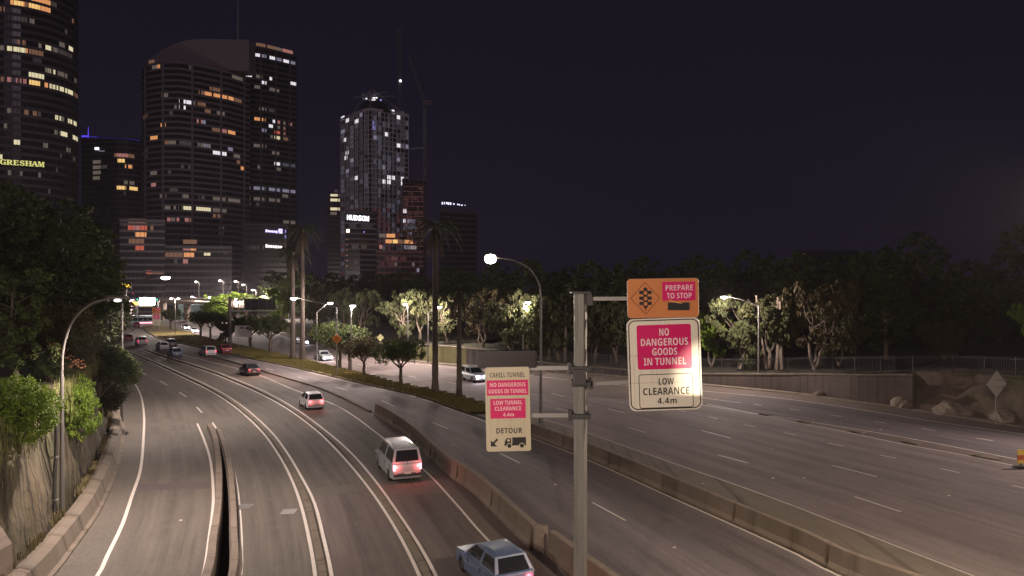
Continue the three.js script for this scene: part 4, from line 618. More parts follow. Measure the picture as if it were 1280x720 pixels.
palm('tall thick-trunked palm beside the umbrella tree on the median', G(544, 490), 18.5, .36, 1, 3.6);
palm('shorter palm with drooping crown beside the upper edge of the detour sign', G(574, 497.5), 11.4, .30, 2, 3.2);
palm('tall slim palm of a close pair, next to the round dark median tree', G(366, 449), 17.5, .42, 3, 3.6);
palm('tall slim palm of a close pair, next to the orange diamond sign', G(378, 450.5), 21, .42, 4, 3.8);
// lit trees beyond the eastern road: [x, base y on the road plane, scale, proto, leaf, label, bark]
const behind = (x, y, back) => { const g = G(x, y), k = (-g.z + back) / -g.z; const X = g.x * k; return V(X, wallHeight(X) + .3, g.z * k); };
for (const [x, y, s, p, m, label, back] of [
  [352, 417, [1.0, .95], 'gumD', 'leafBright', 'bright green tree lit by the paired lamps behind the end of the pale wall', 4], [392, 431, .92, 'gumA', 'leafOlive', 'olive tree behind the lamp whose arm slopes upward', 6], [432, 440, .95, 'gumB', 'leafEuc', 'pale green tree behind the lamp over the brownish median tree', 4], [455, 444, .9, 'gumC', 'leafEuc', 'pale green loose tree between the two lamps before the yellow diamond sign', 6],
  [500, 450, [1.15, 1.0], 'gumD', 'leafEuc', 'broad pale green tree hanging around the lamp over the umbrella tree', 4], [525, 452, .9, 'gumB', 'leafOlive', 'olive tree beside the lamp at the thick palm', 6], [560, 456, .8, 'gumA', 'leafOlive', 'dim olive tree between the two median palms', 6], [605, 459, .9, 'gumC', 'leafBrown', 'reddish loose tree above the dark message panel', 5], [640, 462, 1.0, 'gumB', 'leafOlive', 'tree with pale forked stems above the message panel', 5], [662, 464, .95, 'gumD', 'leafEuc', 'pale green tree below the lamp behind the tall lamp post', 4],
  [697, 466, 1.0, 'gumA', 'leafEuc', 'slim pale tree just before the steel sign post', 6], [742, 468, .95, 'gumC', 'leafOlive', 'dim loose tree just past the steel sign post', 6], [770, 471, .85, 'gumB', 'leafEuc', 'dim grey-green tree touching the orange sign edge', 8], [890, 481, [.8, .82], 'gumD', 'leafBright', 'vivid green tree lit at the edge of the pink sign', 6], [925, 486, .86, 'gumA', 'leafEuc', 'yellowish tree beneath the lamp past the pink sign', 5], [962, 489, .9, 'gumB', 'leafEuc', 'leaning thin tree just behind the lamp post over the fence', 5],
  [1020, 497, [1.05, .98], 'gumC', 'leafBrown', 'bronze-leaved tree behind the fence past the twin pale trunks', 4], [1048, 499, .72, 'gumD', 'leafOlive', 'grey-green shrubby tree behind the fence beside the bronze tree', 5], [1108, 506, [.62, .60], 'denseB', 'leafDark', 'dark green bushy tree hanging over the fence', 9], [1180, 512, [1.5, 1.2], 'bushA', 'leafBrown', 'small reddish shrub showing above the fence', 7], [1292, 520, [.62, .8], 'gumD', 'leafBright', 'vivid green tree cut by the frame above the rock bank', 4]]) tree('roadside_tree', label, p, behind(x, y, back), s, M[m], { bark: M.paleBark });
// pale bare stems behind the fence
for (const [x, y, h, lean, label, m] of [[686, 464, 8.6, .0, 'brown straight stem behind the tall lamp post', M.bark], [706, 466, 8, .1, 'thin pinkish stem beside the steel sign post', M.paleBark], [971, 489, 8.2, .15, 'first of two thin pale stems standing close together behind the fence', M.paleBark], [978, 490, 7.6, -.25, 'second of two thin pale stems, with the wider base', M.paleBark], [958, 487, 8.5, -1.2, 'pale stem leaning across the lamp post over the fence', M.paleBark]]) {
  const p = behind(x, y, 4), t = thing('bare_tree', label, 'tree', p); mesh('trunk', [limb(V(0, -.3, 0), V(lean, h, 0), .26, .16, x, .03)], m, t); const c = mesh('crown', P.gumB.crown, M.leafOlive, t); c.scale.set(.6, .4, .6); c.position.set(lean, h - 4.2, 0); const br = []; for (let i = 0; i < 5; i++) br.push(limb(V(lean, h - 2 + .2 * i, 0), V(lean + Math.cos(i * 1.3) * 1.1, h - 1.1 + .2 * i, Math.sin(i * 1.3) * 1.1), .06, .02, x + i)); mesh('branch', br, m, t);
}
// unlit trees behind: the dark rows against the sky
{
  const r = rng(900), row = (list, label, group) => list.forEach(([x, d, h], i) => { const X = (x - 640) / F * d; tree('dark_tree', label, i % 2 ? 'denseA' : 'denseB', V(X, 1.5, -d), [h / 16 * 1.1, h / 16 * (group.startsWith('dark') ? .9 : 1)], M.leafShade, { group, turn: r() * 6 }); });
  row([[345, 230, 17], [368, 220, 16.5], [392, 200, 15.5], [414, 190, 15], [436, 180, 14.4], [460, 172, 15], [482, 165, 14.6], [505, 160, 15], [528, 152, 14.2], [556, 150, 15.5], [584, 146, 15], [612, 142, 16], [640, 138, 15], [668, 136, 16.5], [698, 132, 15], [730, 130, 16], [762, 128, 15.5], [795, 126, 16.5], [830, 124, 15], [862, 122, 16.5]], 'unlit tree in the dark row behind the lit trees across the road', 'dark trees behind the lit roadside trees');
  row([[905, 118, 14.5], [938, 116, 15.5], [972, 114, 15], [1004, 112, 14.8], [1040, 112, 14.8], [1076, 110, 14.8], [1110, 108, 16], [1146, 106, 17.5], [1180, 104, 12.8], [1214, 102, 13.4], [1250, 102, 12.6], [1290, 100, 18]], 'unlit tree in the black park behind the picket fence', 'black trees of the park behind the fence');
  row([[60, 74, 19.5], [20, 66, 18.5], [82, 84, 19], [-20, 60, 18], [96, 100, 13], [82, 60, 15]], 'black tall tree above the rock wall, hiding the tower foot', 'black trees above the rock wall');
}
// planting on top of the rock wall
const onWall = (px, d, y = null) => V((px - 640) / F * d, y ?? 6.3, -d);
for (const [name, label, p, px, d, y, s, m, cat] of [
  ['leafy_tree', 'tall leafy tree with lit edge above the bright bush on the rock wall', 'sprayA', 20, 35, 6.2, [1.1, 1.05], 'leafMid', 'tree'], ['leafy_tree', 'dim brownish tree between leafy tree and the flowering bush', 'roundFine', 66, 44, 3.2, [.62, .95], 'leafBrown', 'tree'], ['leafy_tree', 'dark tree crown behind the curved lamp arm', 'denseA', 92, 72, 2.5, [.72, .62], 'leafDark', 'tree'], ['leafy_tree', 'green tree edge beside the second lamp post at the street', 'sprayB', 134, 82, 2.6, [1.2, 1.2], 'leafMid', 'tree'], ['leafy_tree', 'pale tree under the lamp head of the near curved lamp', 'sprayA', 141, 112, 1, [.9, 1.0], 'leafOlive', 'tree'],
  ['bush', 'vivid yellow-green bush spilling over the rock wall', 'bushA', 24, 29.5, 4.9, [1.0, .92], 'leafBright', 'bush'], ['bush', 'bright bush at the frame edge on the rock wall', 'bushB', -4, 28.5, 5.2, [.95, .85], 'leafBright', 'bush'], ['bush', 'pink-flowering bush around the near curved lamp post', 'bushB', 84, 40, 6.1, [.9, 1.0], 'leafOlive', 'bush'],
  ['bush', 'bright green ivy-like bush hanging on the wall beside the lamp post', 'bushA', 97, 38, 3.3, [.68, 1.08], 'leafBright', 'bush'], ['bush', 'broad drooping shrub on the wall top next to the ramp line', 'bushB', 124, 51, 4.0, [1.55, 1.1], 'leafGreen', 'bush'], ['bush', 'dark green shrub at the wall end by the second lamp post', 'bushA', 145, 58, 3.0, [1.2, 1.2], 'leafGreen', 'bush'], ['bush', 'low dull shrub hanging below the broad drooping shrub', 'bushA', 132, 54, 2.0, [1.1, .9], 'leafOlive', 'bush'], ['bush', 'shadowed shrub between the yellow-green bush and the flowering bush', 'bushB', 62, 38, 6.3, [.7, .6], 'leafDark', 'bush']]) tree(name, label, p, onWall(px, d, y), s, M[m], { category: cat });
{ // flowers on the bush at the lamp post, and trailing grass on the wall top
  const t = thing('flower_sprays', 'orange-pink flower sprays on the bush at the near lamp post', 'flowers', onWall(86, 38.6, 8)), r = rng(4), g = M.flower = std(RGB(.34, .15, .08), .8);
  for (const [x, y] of [[66, 432], [79, 439], [85, 447], [86, 459], [97, 452], [100, 457], [72, 444]]) { const p = at(x, y, 38.4).sub(t.position), l = []; for (let i = 0; i < 16; i++) l.push(new THREE.IcosahedronGeometry(.018 + .035 * r(), 1).translate(p.x + (r() - .5) * .4, p.y + (r() - .5) * .25, p.z + (r() - .5) * .4)); mesh('flower_spray', l, g, t); }
  const hang = [], rr = rng(71), tops = wallPath.filter(p => -p.z > 22 && -p.z < 70);
  for (let i = 0; i < 9000; i++) { const k = Math.floor(rr() * (tops.length - 1)), p = tops[k], h = wallTop(wallPath.indexOf(p)), dens = fbm(N1, -p.z / 60, .4, 14, 3); if (rr() > dens * 1.5 - .25) continue; const y = h - 1.9 * Math.pow(rr(), 2.2) * dens * 1.6 + .1, s = .12 + .32 * rr() * rr(), a = rr() * 3; hang.push(new THREE.PlaneGeometry(.012 + .016 * rr(), s * 2).rotateY(a).rotateX((rr() - .5) * .3).translate(p.x + .1 - .75 * (y / h) + (rr() - .5) * .5 + .25, y, p.z + (rr() - .5) * 1.2)); }
  stuff('hanging_grass', 'grass and creepers trailing over the edge of the rock wall', 'creeper', mesh('hanging_grass', hang, std(RGB(.14, .14, .045), .85)));
}
for (const [x, d, s, p, m, label] of [[266, 272, [1.5, 1.05], 'gumD', 'leafBright', 'bright green tree beyond the overpass, below the far cluster of lamps'], [292, 262, [1.6, 1.0], 'gumA', 'leafBright', 'bright green tree beyond the gantry arms at the overpass'], [309, 250, [1.3, .98], 'gumB', 'leafGreen', 'green tree behind the lattice end of the big gantry sign'], [269, 244, [.9, .55], 'bushA', 'leafBright', 'lit shrub below the overpass rail'], [352, 226, [1.1, .9], 'gumC', 'leafBright', 'green tree beyond the gantry sign by the paired lamps']]) tree('distant_tree', label, p, V((x - 640) / F * d, 0, -d), p === 'bushA' ? [3.4, 2.6] : s, M[m]);

// ------------------------------------------------------------ street lamps
function light(p, I, warm) { const l = new THREE.PointLight(warm ? RGB(1, .81, .62) : RGB(1, .84, .76), I * 1.4, 0, 2); l.position.copy(p); l.position.y -= .3; l.castShadow = true; l.shadow.radius = 5; scene.add(l); }
const bulbGeo = new THREE.SphereGeometry(1, 14, 8).scale(.40, .17, .22), glareBulb = new THREE.SphereGeometry(1, 16, 10).scale(.5, .42, .42);  // the large bulb is oversized, the lamp glare put into its shape
// pole: where it stands; head: the lamp; style: how the arm runs
function lamp(label, foot, head, style, I, o = {}) {
  const t = thing('street_lamp', label, 'street lamp', foot), h = head.clone().sub(foot), r = o.r ?? .085, arm = V(h.x, 0, h.z), L = arm.length(), dir = L > .05 ? arm.clone().normalize() : V(1, 0, 0), top = o.top ?? h.y;
  const steel = o.steel ?? M.lampSteel, joint = style === 'bow' ? h.y - Math.min(o.bow ?? 2.4, h.y * .6) : top;
  mesh('base', [cyl(r * 2.4, r * 2.2, .06, 0, 0, 0), cyl(r * 1.7, r * 1.5, .5, 0, .06, 0)], steel, t);
  mesh('pole', cyl(r * 1.25, r * .8, joint, 0, 0, 0, 10), steel, t);
  if (L > .05) {
    const pts = style === 'bow' ? [V(0, joint - .02, 0), V(0, joint, 0).addScaledVector(dir, L * .03).setY(joint + (h.y - joint) * .35), V(0, joint + (h.y - joint) * .72, 0).addScaledVector(dir, L * .2), V(0, joint + (h.y - joint) * .95, 0).addScaledVector(dir, L * .52), V(0, h.y + .12, 0).addScaledVector(dir, L - .3)]
      : [V(0, top - .15, 0), V(0, top, 0).addScaledVector(dir, L * .05), V(0, top + (h.y + .12 - top) * .5 + .12, 0).addScaledVector(dir, L * .5), V(0, h.y + .13, 0).addScaledVector(dir, L - .3)];
    mesh('arm', tube(pts, r * .62, 22, 8), steel, t);
  }
  const turn = -Math.atan2(dir.z, dir.x), hd = new THREE.CapsuleGeometry(.2, .66, 4, 10).rotateZ(Math.PI / 2).scale(1, .42, 1).rotateY(turn).translate(h.x, h.y + (o.big ? .34 : .15), h.z);
  const head0 = mesh('lamp_head', hd, M.lampSteel, t), b = mesh('bulb', (o.big ? glareBulb : bulbGeo).clone().scale(o.small ?? 1, o.small ?? 1, o.small ?? 1).rotateY(turn).translate(h.x, h.y, h.z), o.big ? M.lampWarm : o.small ? M.lampSmall ??= emit(1, .93, .86, 2.5) : M.lamp, head0);
  if (I && (o.aim || o.down)) { const l = new THREE.SpotLight(RGB(1, .83, .75), I * 1.4, 0, o.down ?? 1.05, .45, 2); l.position.copy(head).add(V(0, -.3, 0)); l.target.position.copy(o.aim ?? V(head.x, 0, head.z)); l.castShadow = true; l.shadow.radius = 5; scene.add(l, l.target); } else if (I) light(head.clone(), I, o.warm);
  return t;
}
const headAt = (px, py, foot) => at(px, py, -foot.z);
const lampPx = (label, bx, by, hx, hy, style, I, o = {}) => { const f = G(bx, by); if (o.y !== undefined) f.y = o.y; return lamp(label, f, headAt(hx, hy, f), style, I, { ...o, top: o.topY ? CH + (360 - o.topY) / F * -f.z - f.y : undefined }); };
lampPx('curved lamp rising against the rock wall through the flowering bush', 77.5, 664, 147, 375.5, 'bow', 540, { bow: 3.4, r: .095, small: .45, down: 1.22 });
lampPx('curved lamp with lit head over the end of the ramp', 152.5, 528, 207, 347.2, 'bow', 520, { bow: 2.2, r: .1, down: 1.12 });
lampPx('tall lamp with the large glaring warm light on the median', 676, 528, 613, 323.5, 'bow', 620, { bow: 3.4, r: .115, big: true, warm: true });
lampPx('lamp with sloping arm standing before the fence past the pink sign', 948.5, 486, 905, 371.5, 'arm', 420, { topY: 381, r: .12 });
lampPx('lamp hanging over the umbrella tree', 510, 451, 506.5, 380.5, 'arm', 330, { topY: 384 }); lampPx('lamp beside the trunk of the thick palm', 535, 454, 549.5, 384, 'arm', 330, { topY: 391 }); lampPx('lamp above the brownish median tree', 439, 464, 441, 382.5, 'arm', 330, { topY: 385 });
lampPx('thin lamp post behind the orange diamond sign with a long arm', 421, 470, 367, 373.3, 'arm', 380, { topY: 384, r: .09 }); lampPx('lamp with arm sloping upward beside the tree of the orange sign', 396, 452, 413, 379, 'arm', 330, { topY: 390 }); lampPx('lamp beyond the tall warm lamp post', 654, 462.5, 660, 378, 'arm', 330, { topY: 381 });
for (const [x, y, d, I, label] of [[275, 350.5, 270, 500, 'distant lamp farthest up, above the green trees'], [294, 351.7, 285, 500, 'distant lamp beside the topmost one, over the gantry arms'], [304, 356, 265, 450, 'distant lamp third in the falling line over the gantry sign'], [315.7, 362.5, 245, 450, 'distant lamp fourth in the falling line over the gantry sign'], [330, 370, 225, 450, 'distant lamp lowest in the falling line, touching the gantry sign'], [261.7, 371.7, 250, 400, 'distant lamp over the overpass near the lit shrub'], [294.5, 373.7, 240, 400, 'distant lamp seen through the gantry lattice'], [356, 375.3, 190, 300, 'upper of the paired lamps by the twin palms'], [355.5, 380, 205, 300, 'lower of the paired lamps by the twin palms'], [245, 352, 290, 300, 'small distant lamp above the dark median trees'], [240, 371, 270, 300, 'small distant lamp over the middle of the overpass'], [247, 374.8, 250, 400, 'bright distant lamp at overpass height over the dark trees'], [165, 375, 262, 400, 'distant lamp beside the green signal at the street corner']]) {
  const h = at(x, y, d); lamp(label, V(h.x + 1.2, 0, h.z), h, 'arm', I * 1.6, { topY: 0, top: h.y - .2 });
}
{ // twin-headed lamp on the median tip
  const f = G(219, 418), t = thing('street_lamp', 'slim twin-headed lamp on the median before the overpass', 'street lamp', f), d = -f.z;
  mesh('pole', cyl(.1, .06, at(219, 374, d).y, 0, 0, 0), M.lampSteel, t);
  for (const x of [214, 223]) { const h = at(x, 373.3, d), l = h.clone().sub(f); mesh('arm', bar(V(0, l.y + .05, 0), l.clone().add(V(0, .12, 0)), .035), M.lampSteel, t); const k = mesh('lamp_head', new THREE.CapsuleGeometry(.14, .4, 4, 8).rotateZ(Math.PI / 2).scale(1, .5, 1).translate(l.x, l.y + .1, l.z), M.steel, t); mesh('bulb', bulbGeo.clone().translate(l.x, l.y, l.z), M.lamp, k); light(h, 220); }
}
// the same rows go on outside the picture, where the near road is lit from
lamp('next lamp of the ramp row, standing just out of sight below the bridge', V(-12.2, 0, -6), V(-9.2, 10.9, -6), 'bow', 330, { bow: 3.2 });
lamp('next tall lamp of the median row, past the frame edge beside the sign post', V(19.2, 0, -19.5), V(15.2, 14, -19.5), 'bow', 560, { bow: 3.2, warm: true });
lamp('next lamp of the fence row, past the frame edge by the hazard board', V(47.5, .2, -50.5), V(43.5, 10.6, -50), 'arm', 470, { aim: V(31, 0, -46) });
lamp('lamp of the fence row opposite the bridge end', V(62, .2, -20), V(58.5, 10.6, -20), 'arm', 560, { aim: V(40, 0, -26) });
lamp('lamp on the road behind the bridge', V(-8, 0, 6), V(-6.5, 14, 6), 'arm', 620, { warm: true });
// footbridge parapet at the viewpoint with the lamp that lights the signs
{
  const t = thing('footbridge', 'concrete footbridge crossing the roads at the viewpoint', 'footbridge', V(0, 0, .2));
  mesh('deck', box(120, .5, 3.4, 10, 9.9, 1.8), M.kerb, t); mesh('parapet', box(120, 1.3, .16, 10, 10.7, .1), M.kerb, t); mesh('pier', [rbox(1.2, 9.6, 1.2, -17, 4.8, 2, .1), rbox(1.2, 9.6, 1.2, 11.5, 4.8, 2, .1), rbox(1.2, 9.6, 1.2, 62, 4.8, 2, .1)], M.kerb, t);
}
{ // drain pipe on the wall beside the lamp post, and weeds along the foot of the wall
  const f = G(67.5, 668), t = thing('drain_pipe', 'dark drain pipe standing against the rock wall beside the near lamp post', 'pipe', f); mesh('pipe', tube([V(0, .3, 0), V(0, 2.5, -.05), V(.02, 5.4, -.08), V(-.25, 5.9, -.1)], .085, 20, 8), M.darkSteel, t); mesh('pipe_clip', [box(.24, .06, .22, 0, 1.6, -.05), box(.24, .06, .22, 0, 3.6, -.08)], M.steel, t);
  const rr = rng(88), blades = [], foot = spline(shift(spline(leftKerb, 1), -.72), .5).filter(p => -p.z > 22 && -p.z < 66), sd = sides(foot);
  for (let i = 0; i < 3200; i++) { const k = Math.floor(rr() * foot.length), p = foot[k], s = -p.z, d = fbm(N2, s / 30, .2, 20, 3); if (d < .46 + .2 * rr()) continue; const hgt = .1 + .45 * rr() * d, q = p.clone().addScaledVector(sd[k], -.28 + .34 * rr()); blades.push(new THREE.PlaneGeometry(.02 + .03 * rr(), hgt).translate(0, hgt / 2, 0).rotateX((rr() - .5) * .9).rotateY(rr() * 3).translate(q.x, .84, q.z)); }
  stuff('weeds', 'dry weeds along the top of the barrier at the rock wall', 'weeds', mesh('weeds', blades, std(RGB(.16, .13, .06), .9)));
}
// ------------------------------------------------------------ the signs on the steel post
function face(w, h, draw, scale = 400) { const c = document.createElement('canvas'); c.width = Math.round(w * scale); c.height = Math.round(h * scale); const g = c.getContext('2d'); g.scale(scale, scale); draw(g); const t = new THREE.CanvasTexture(c); t.colorSpace = THREE.SRGBColorSpace; t.anisotropy = 8; return t; }
function rr(g, x, y, w, h, r) { g.beginPath(); g.moveTo(x + r, y); g.arcTo(x + w, y, x + w, y + h, r); g.arcTo(x + w, y + h, x, y + h, r); g.arcTo(x, y + h, x, y, r); g.arcTo(x, y, x + w, y, r); g.closePath(); }
function words(g, s, cx, cy, h, width, color, weight = 'bold') { // one line of capitals of height h spread to the given width
  g.fillStyle = color; g.font = `${weight} 100px sans-serif`; const k = h / 72, n = [...s].map(c => g.measureText(c).width * k), total = n.reduce((a, b) => a + b), gap = (width - total) / (s.length - 1), sq = gap < 0 ? width / total : 1, gp = Math.max(0, gap); let x = cx - width / 2;
  [...s].forEach((c, i) => { g.save(); g.translate(x, cy + h / 2); g.scale(k * sq, k); g.fillText(c, 0, 0); g.restore(); x += n[i] * sq + gp; }); }
const PINK = '#bf0058', WHITE = '#cfc6b6', CREAM = '#b3a88e', AMBER = '#ba7440', INK = '#15110f';
const dirty = (g, w, h, seed, a = .06) => { const r = rng(seed); for (let i = 0; i < 90; i++) { g.fillStyle = `rgba(60,45,30,${a * r()})`; const x = r() * w; g.fillRect(x, 0 + r() * h * .6, .004 + .012 * r(), h * (.1 + .5 * r())); } };
const fWhite = face(1.92, 2.42, g => { g.fillStyle = WHITE; g.fillRect(0, 0, 1.92, 2.42); dirty(g, 1.92, 2.42, 2, .13); g.lineWidth = .028; g.strokeStyle = INK; rr(g, .045, .045, 1.83, 2.33, .17); g.stroke();
  g.fillStyle = PINK; rr(g, .25, .165, 1.43, 1.17, .06); g.fill(); for (const [s, y, w] of [['NO', .36, .28], ['DANGEROUS', .62, 1.27], ['GOODS', .875, .68], ['IN TUNNEL', 1.13, 1.13]]) words(g, s, .97, y, .19, w, '#d8c2c0');
  g.lineWidth = .02; rr(g, .27, 1.47, 1.41, .88, .06); g.stroke(); words(g, 'LOW', .98, 1.66, .17, .42, INK); words(g, 'CLEARANCE', .98, 1.915, .185, 1.25, INK); words(g, '4.4m', 1.0, 2.17, .155, .52, INK); g.fillStyle = 'rgba(70,55,40,.55)'; for (const y of [.965, 1.68]) g.fillRect(0, y, 1.92, .008); });
const fAmber = face(1.88, 1.03, g => { g.fillStyle = AMBER; g.fillRect(0, 0, 1.88, 1.03); dirty(g, 1.88, 1.03, 5, .08); g.strokeStyle = '#6a3010'; g.lineWidth = .018; g.beginPath(); g.moveTo(.46, .09); g.lineTo(.85, .51); g.lineTo(.48, .94); g.lineTo(.085, .51); g.closePath(); g.stroke();
  g.fillStyle = INK; g.fillRect(.43, .28, .09, .50); for (const y of [.37, .52, .66]) { g.beginPath(); g.arc(.475, y, .085, 0, 7); g.fill(); g.fillRect(.31, y - .055, .33, .085); g.fillStyle = AMBER; g.beginPath(); g.arc(.475, y, .05, 0, 7); g.fill(); g.fillStyle = INK; } g.beginPath(); g.arc(.475, .27, .05, 0, 7); g.fill(); g.fillStyle = '#8a1c10'; g.fillRect(.462, .76, .028, .09);
  g.fillStyle = PINK; g.fillRect(.92, .09, .88, .50); words(g, 'PREPARE', 1.37, .245, .145, .75, '#d8b8bc'); words(g, 'TO STOP', 1.37, .455, .145, .67, '#d8b8bc'); });
const fDetour = face(1.17, 2.2, g => { g.fillStyle = CREAM; g.fillRect(0, 0, 1.17, 2.2); dirty(g, 1.17, 2.2, 7, .13); words(g, 'CAHILL TUNNEL', .585, .20, .125, .93, '#3a332c'); g.fillStyle = PINK; g.fillRect(.04, .335, 1.09, .40); words(g, 'NO DANGEROUS', .59, .455, .105, .95, '#d9b4b0'); words(g, 'GOODS IN TUNNEL', .585, .625, .105, 1.02, '#d9b4b0');
  g.fillStyle = PINK; g.fillRect(.12, .82, .93, .52); words(g, 'LOW TUNNEL', .585, .925, .105, .77, '#d9b4b0'); words(g, 'CLEARANCE', .585, 1.08, .105, .71, '#d9b4b0'); words(g, '4.4m', .6, 1.24, .095, .30, '#d9b4b0'); words(g, 'DETOUR', .6, 1.66, .14, .70, INK);
  g.strokeStyle = g.fillStyle = INK; g.lineWidth = .055; g.beginPath(); g.moveTo(.29, 1.88); g.lineTo(.15, 2.02); g.stroke(); g.beginPath(); g.moveTo(.11, 1.90); g.lineTo(.11, 2.07); g.lineTo(.28, 2.07); g.lineTo(.225, 2.015); g.lineTo(.165, 1.955); g.closePath(); g.fill();
  g.fillRect(.68, 1.84, .36, .19); g.beginPath(); g.moveTo(.48, 2.03); g.lineTo(.48, 1.95); g.lineTo(.53, 1.86); g.lineTo(.65, 1.86); g.lineTo(.65, 2.03); g.closePath(); g.fill(); g.fillRect(.47, 2.0, .57, .055); g.fillStyle = CREAM; g.fillRect(.545, 1.89, .07, .055); for (const x of [.60, .93]) { g.fillStyle = CREAM; g.beginPath(); g.arc(x, 2.06, .075, 0, 7); g.fill(); g.fillStyle = INK; g.beginPath(); g.arc(x, 2.06, .055, 0, 7); g.fill(); } });
const sheeting = map => new THREE.MeshPhysicalMaterial({ map, roughness: .42, clearcoat: .25, clearcoatRoughness: .3 });
M.signWhite = sheeting(fWhite); M.signAmber = sheeting(fAmber); M.signDetour = sheeting(fDetour); M.signBack = std(RGB(.30, .29, .28), .5, { metalness: .4 });
function plate(name, w, h, r, mat, parent, p, rz, ry = 0, border) { // a sign plate with rounded corners, its print on the front, stiffeners behind
  const s = new THREE.Shape(); const x = -w / 2, y = -h / 2; s.moveTo(x + r, y); s.lineTo(x + w - r, y); s.absarc(x + w - r, y + r, r, -Math.PI / 2, 0); s.lineTo(x + w, y + h - r); s.absarc(x + w - r, y + h - r, r, 0, Math.PI / 2); s.lineTo(x + r, y + h); s.absarc(x + r, y + h - r, r, Math.PI / 2, Math.PI); s.lineTo(x, y + r); s.absarc(x + r, y + r, r, Math.PI, 1.5 * Math.PI);
  const back = new THREE.ExtrudeGeometry(s, { depth: .03, bevelEnabled: true, bevelSize: .008, bevelThickness: .006, bevelSegments: 1 }).translate(0, 0, -.04), f = new THREE.ShapeGeometry(s, 6), uv = f.attributes.uv, q = f.attributes.position;
  for (let i = 0; i < q.count; i++) uv.setXY(i, (q.getX(i) + w / 2) / w, (q.getY(i) + h / 2) / h);
  const g = new THREE.Group(); g.name = name; g.position.copy(p); g.rotation.set(0, ry, rz); parent.add(g);
  mesh('backing', [back, box(w * .9, .06, .05, 0, h * .3, -.075), box(w * .9, .06, .05, 0, -h * .3, -.075)], border ?? M.signBack, g); mesh('sign_face', f.translate(0, 0, .004), mat, g); return g; }
const Dp = 19, foot = at(725.5, 360, Dp).setY(0);
{
  const t = thing('sign_post', 'thick steel post with side arms that carry the pink tunnel signs', 'sign post', foot), L = (x, y, d = Dp) => at(x, y, d).sub(foot), topY = L(0, 367).y;
  const oct = new THREE.CylinderGeometry(.18, .19, topY, 8).rotateY(Math.PI / 8).translate(0, topY / 2, 0), flat = oct.toNonIndexed(); flat.computeVertexNormals();
  mesh('post', flat, M.galv, t); mesh('cap', rbox(.52, .06, .5, 0, topY + .03, 0, .015), M.darkSteel, t); mesh('base_plate', [cyl(.42, .42, .05, 0, 0, 0, 16), cyl(.28, .24, .3, 0, .05, 0, 8)], M.steel, t);
  const arm = (x0, x1, y, y1, r, d) => mesh('arm', beam(L(x0, y), L(x1, y1), r * 2, r * 2), M.steel, t);
  arm(733, 800, 373.5, 373, .05); arm(733, 800, 480, 476.5, .045); arm(655, 719, 460, 459.5, .055); arm(655, 719, 519, 518.5, .055);
  mesh('bracket', rbox(.14, .34, .22, .24, L(0, 374).y, 0, .02), M.darkSteel, t);
  const clamp = (y, side) => { const y0 = L(0, y).y; mesh('clamp', [rbox(.5, .13, .5, 0, y0, 0, .02), rbox(.12, .3, .2, side * .27, y0, .0, .02)], M.darkSteel, t); for (const k of [-1, 1]) mesh('bolt', cyl(.022, .022, .08, side * .27 + .02 * k, y0 + k * .08, .1, 6), M.darkSteel, t); };
  clamp(479, 1); clamp(460, -1); clamp(519, -1);
  mesh('bracket', rbox(.34, .42, .12, -.05, L(0, 470).y, .25, .03), M.darkSteel, t);
  for (const y of [607, 613, 619, 625, 631]) { const p = L(717.5, y); mesh('bolt', new THREE.SphereGeometry(.022, 8, 6).translate(p.x, p.y, p.z + .05), M.darkSteel, t); }
  const sg = (label, cat, name, w, h, r, m, px, py, rz, ry) => { const p = at(px, py, Dp - .12), q = thing('road_sign', label, cat, p); plate('panel', w, h, r, m, q, V(0, 0, 0), rz, ry); return q; };
  sg('white sign with pink panel reading no dangerous goods in tunnel and low clearance', 'road sign', 'a', 1.91, 2.41, .17, M.signWhite, 830.8, 455.3, .034, 0);
  const am = sg('orange prepare to stop sign with traffic signal diamond and pink panel', 'road sign', 'b', 1.86, 1.02, .09, M.signAmber, 828.8, 372.6, .017, 0);
  mesh('dark_panel', rbox(.56, .2, .05, .40, -.215, .03, .01), M.black, am); mesh('conduit', tube([V(.16, -.03, .03), V(.28, -.10, .05), V(.42, -.125, .05), V(.52, -.14, .04)], .014, 12, 6), std(RGB(.62, .34, .12), .35), am);
  sg('cream detour sign with truck symbol and two pink tunnel panels', 'road sign', 'c', 1.165, 2.2, .06, M.signDetour, 635, 511.5, .022, 0);
  const v = thing('message_board', 'dark unlit message panel above the cream detour sign', 'message sign', at(634, 448.7, Dp)); mesh('housing', rbox(1.56, .47, .16, 0, 0, 0, .03), M.black, v); mesh('screen', box(1.46, .38, .01, 0, 0, .09), std(RGB(.03, .022, .024), .3), v); v.rotation.z = .012;
  mesh('bracket', [beam(V(.5, -.3, -.1), V(.5, .1, -.1), .06, .06), beam(V(-.5, -.3, -.1), V(-.5, .1, -.1), .06, .06)], M.steel, v);
}
{ // the floodlight on the bridge behind the viewpoint that catches the white sign; the bridge parapet cuts its beam
  const p = V(11.2, 12.43, 8), t = thing('floodlight', 'floodlight on the bridge aimed at the white tunnel sign', 'floodlight', p); mesh('pole', cyl(.06, .05, 2.4, .25, -2.4, 0), M.steel, t); const h = mesh('housing', rbox(.4, .3, .16, .0, 0, .16, .03), M.steel, t); mesh('bulb', new THREE.SphereGeometry(.05, 10, 8), M.lamp, h);
  const s = new THREE.SpotLight(RGB(1, .86, .62), 7000, 0, .044, 1, 2); s.position.copy(p); s.target.position.copy(at(890, 474, 19)); s.castShadow = true; s.shadow.radius = 1.2; scene.add(s, s.target);
}
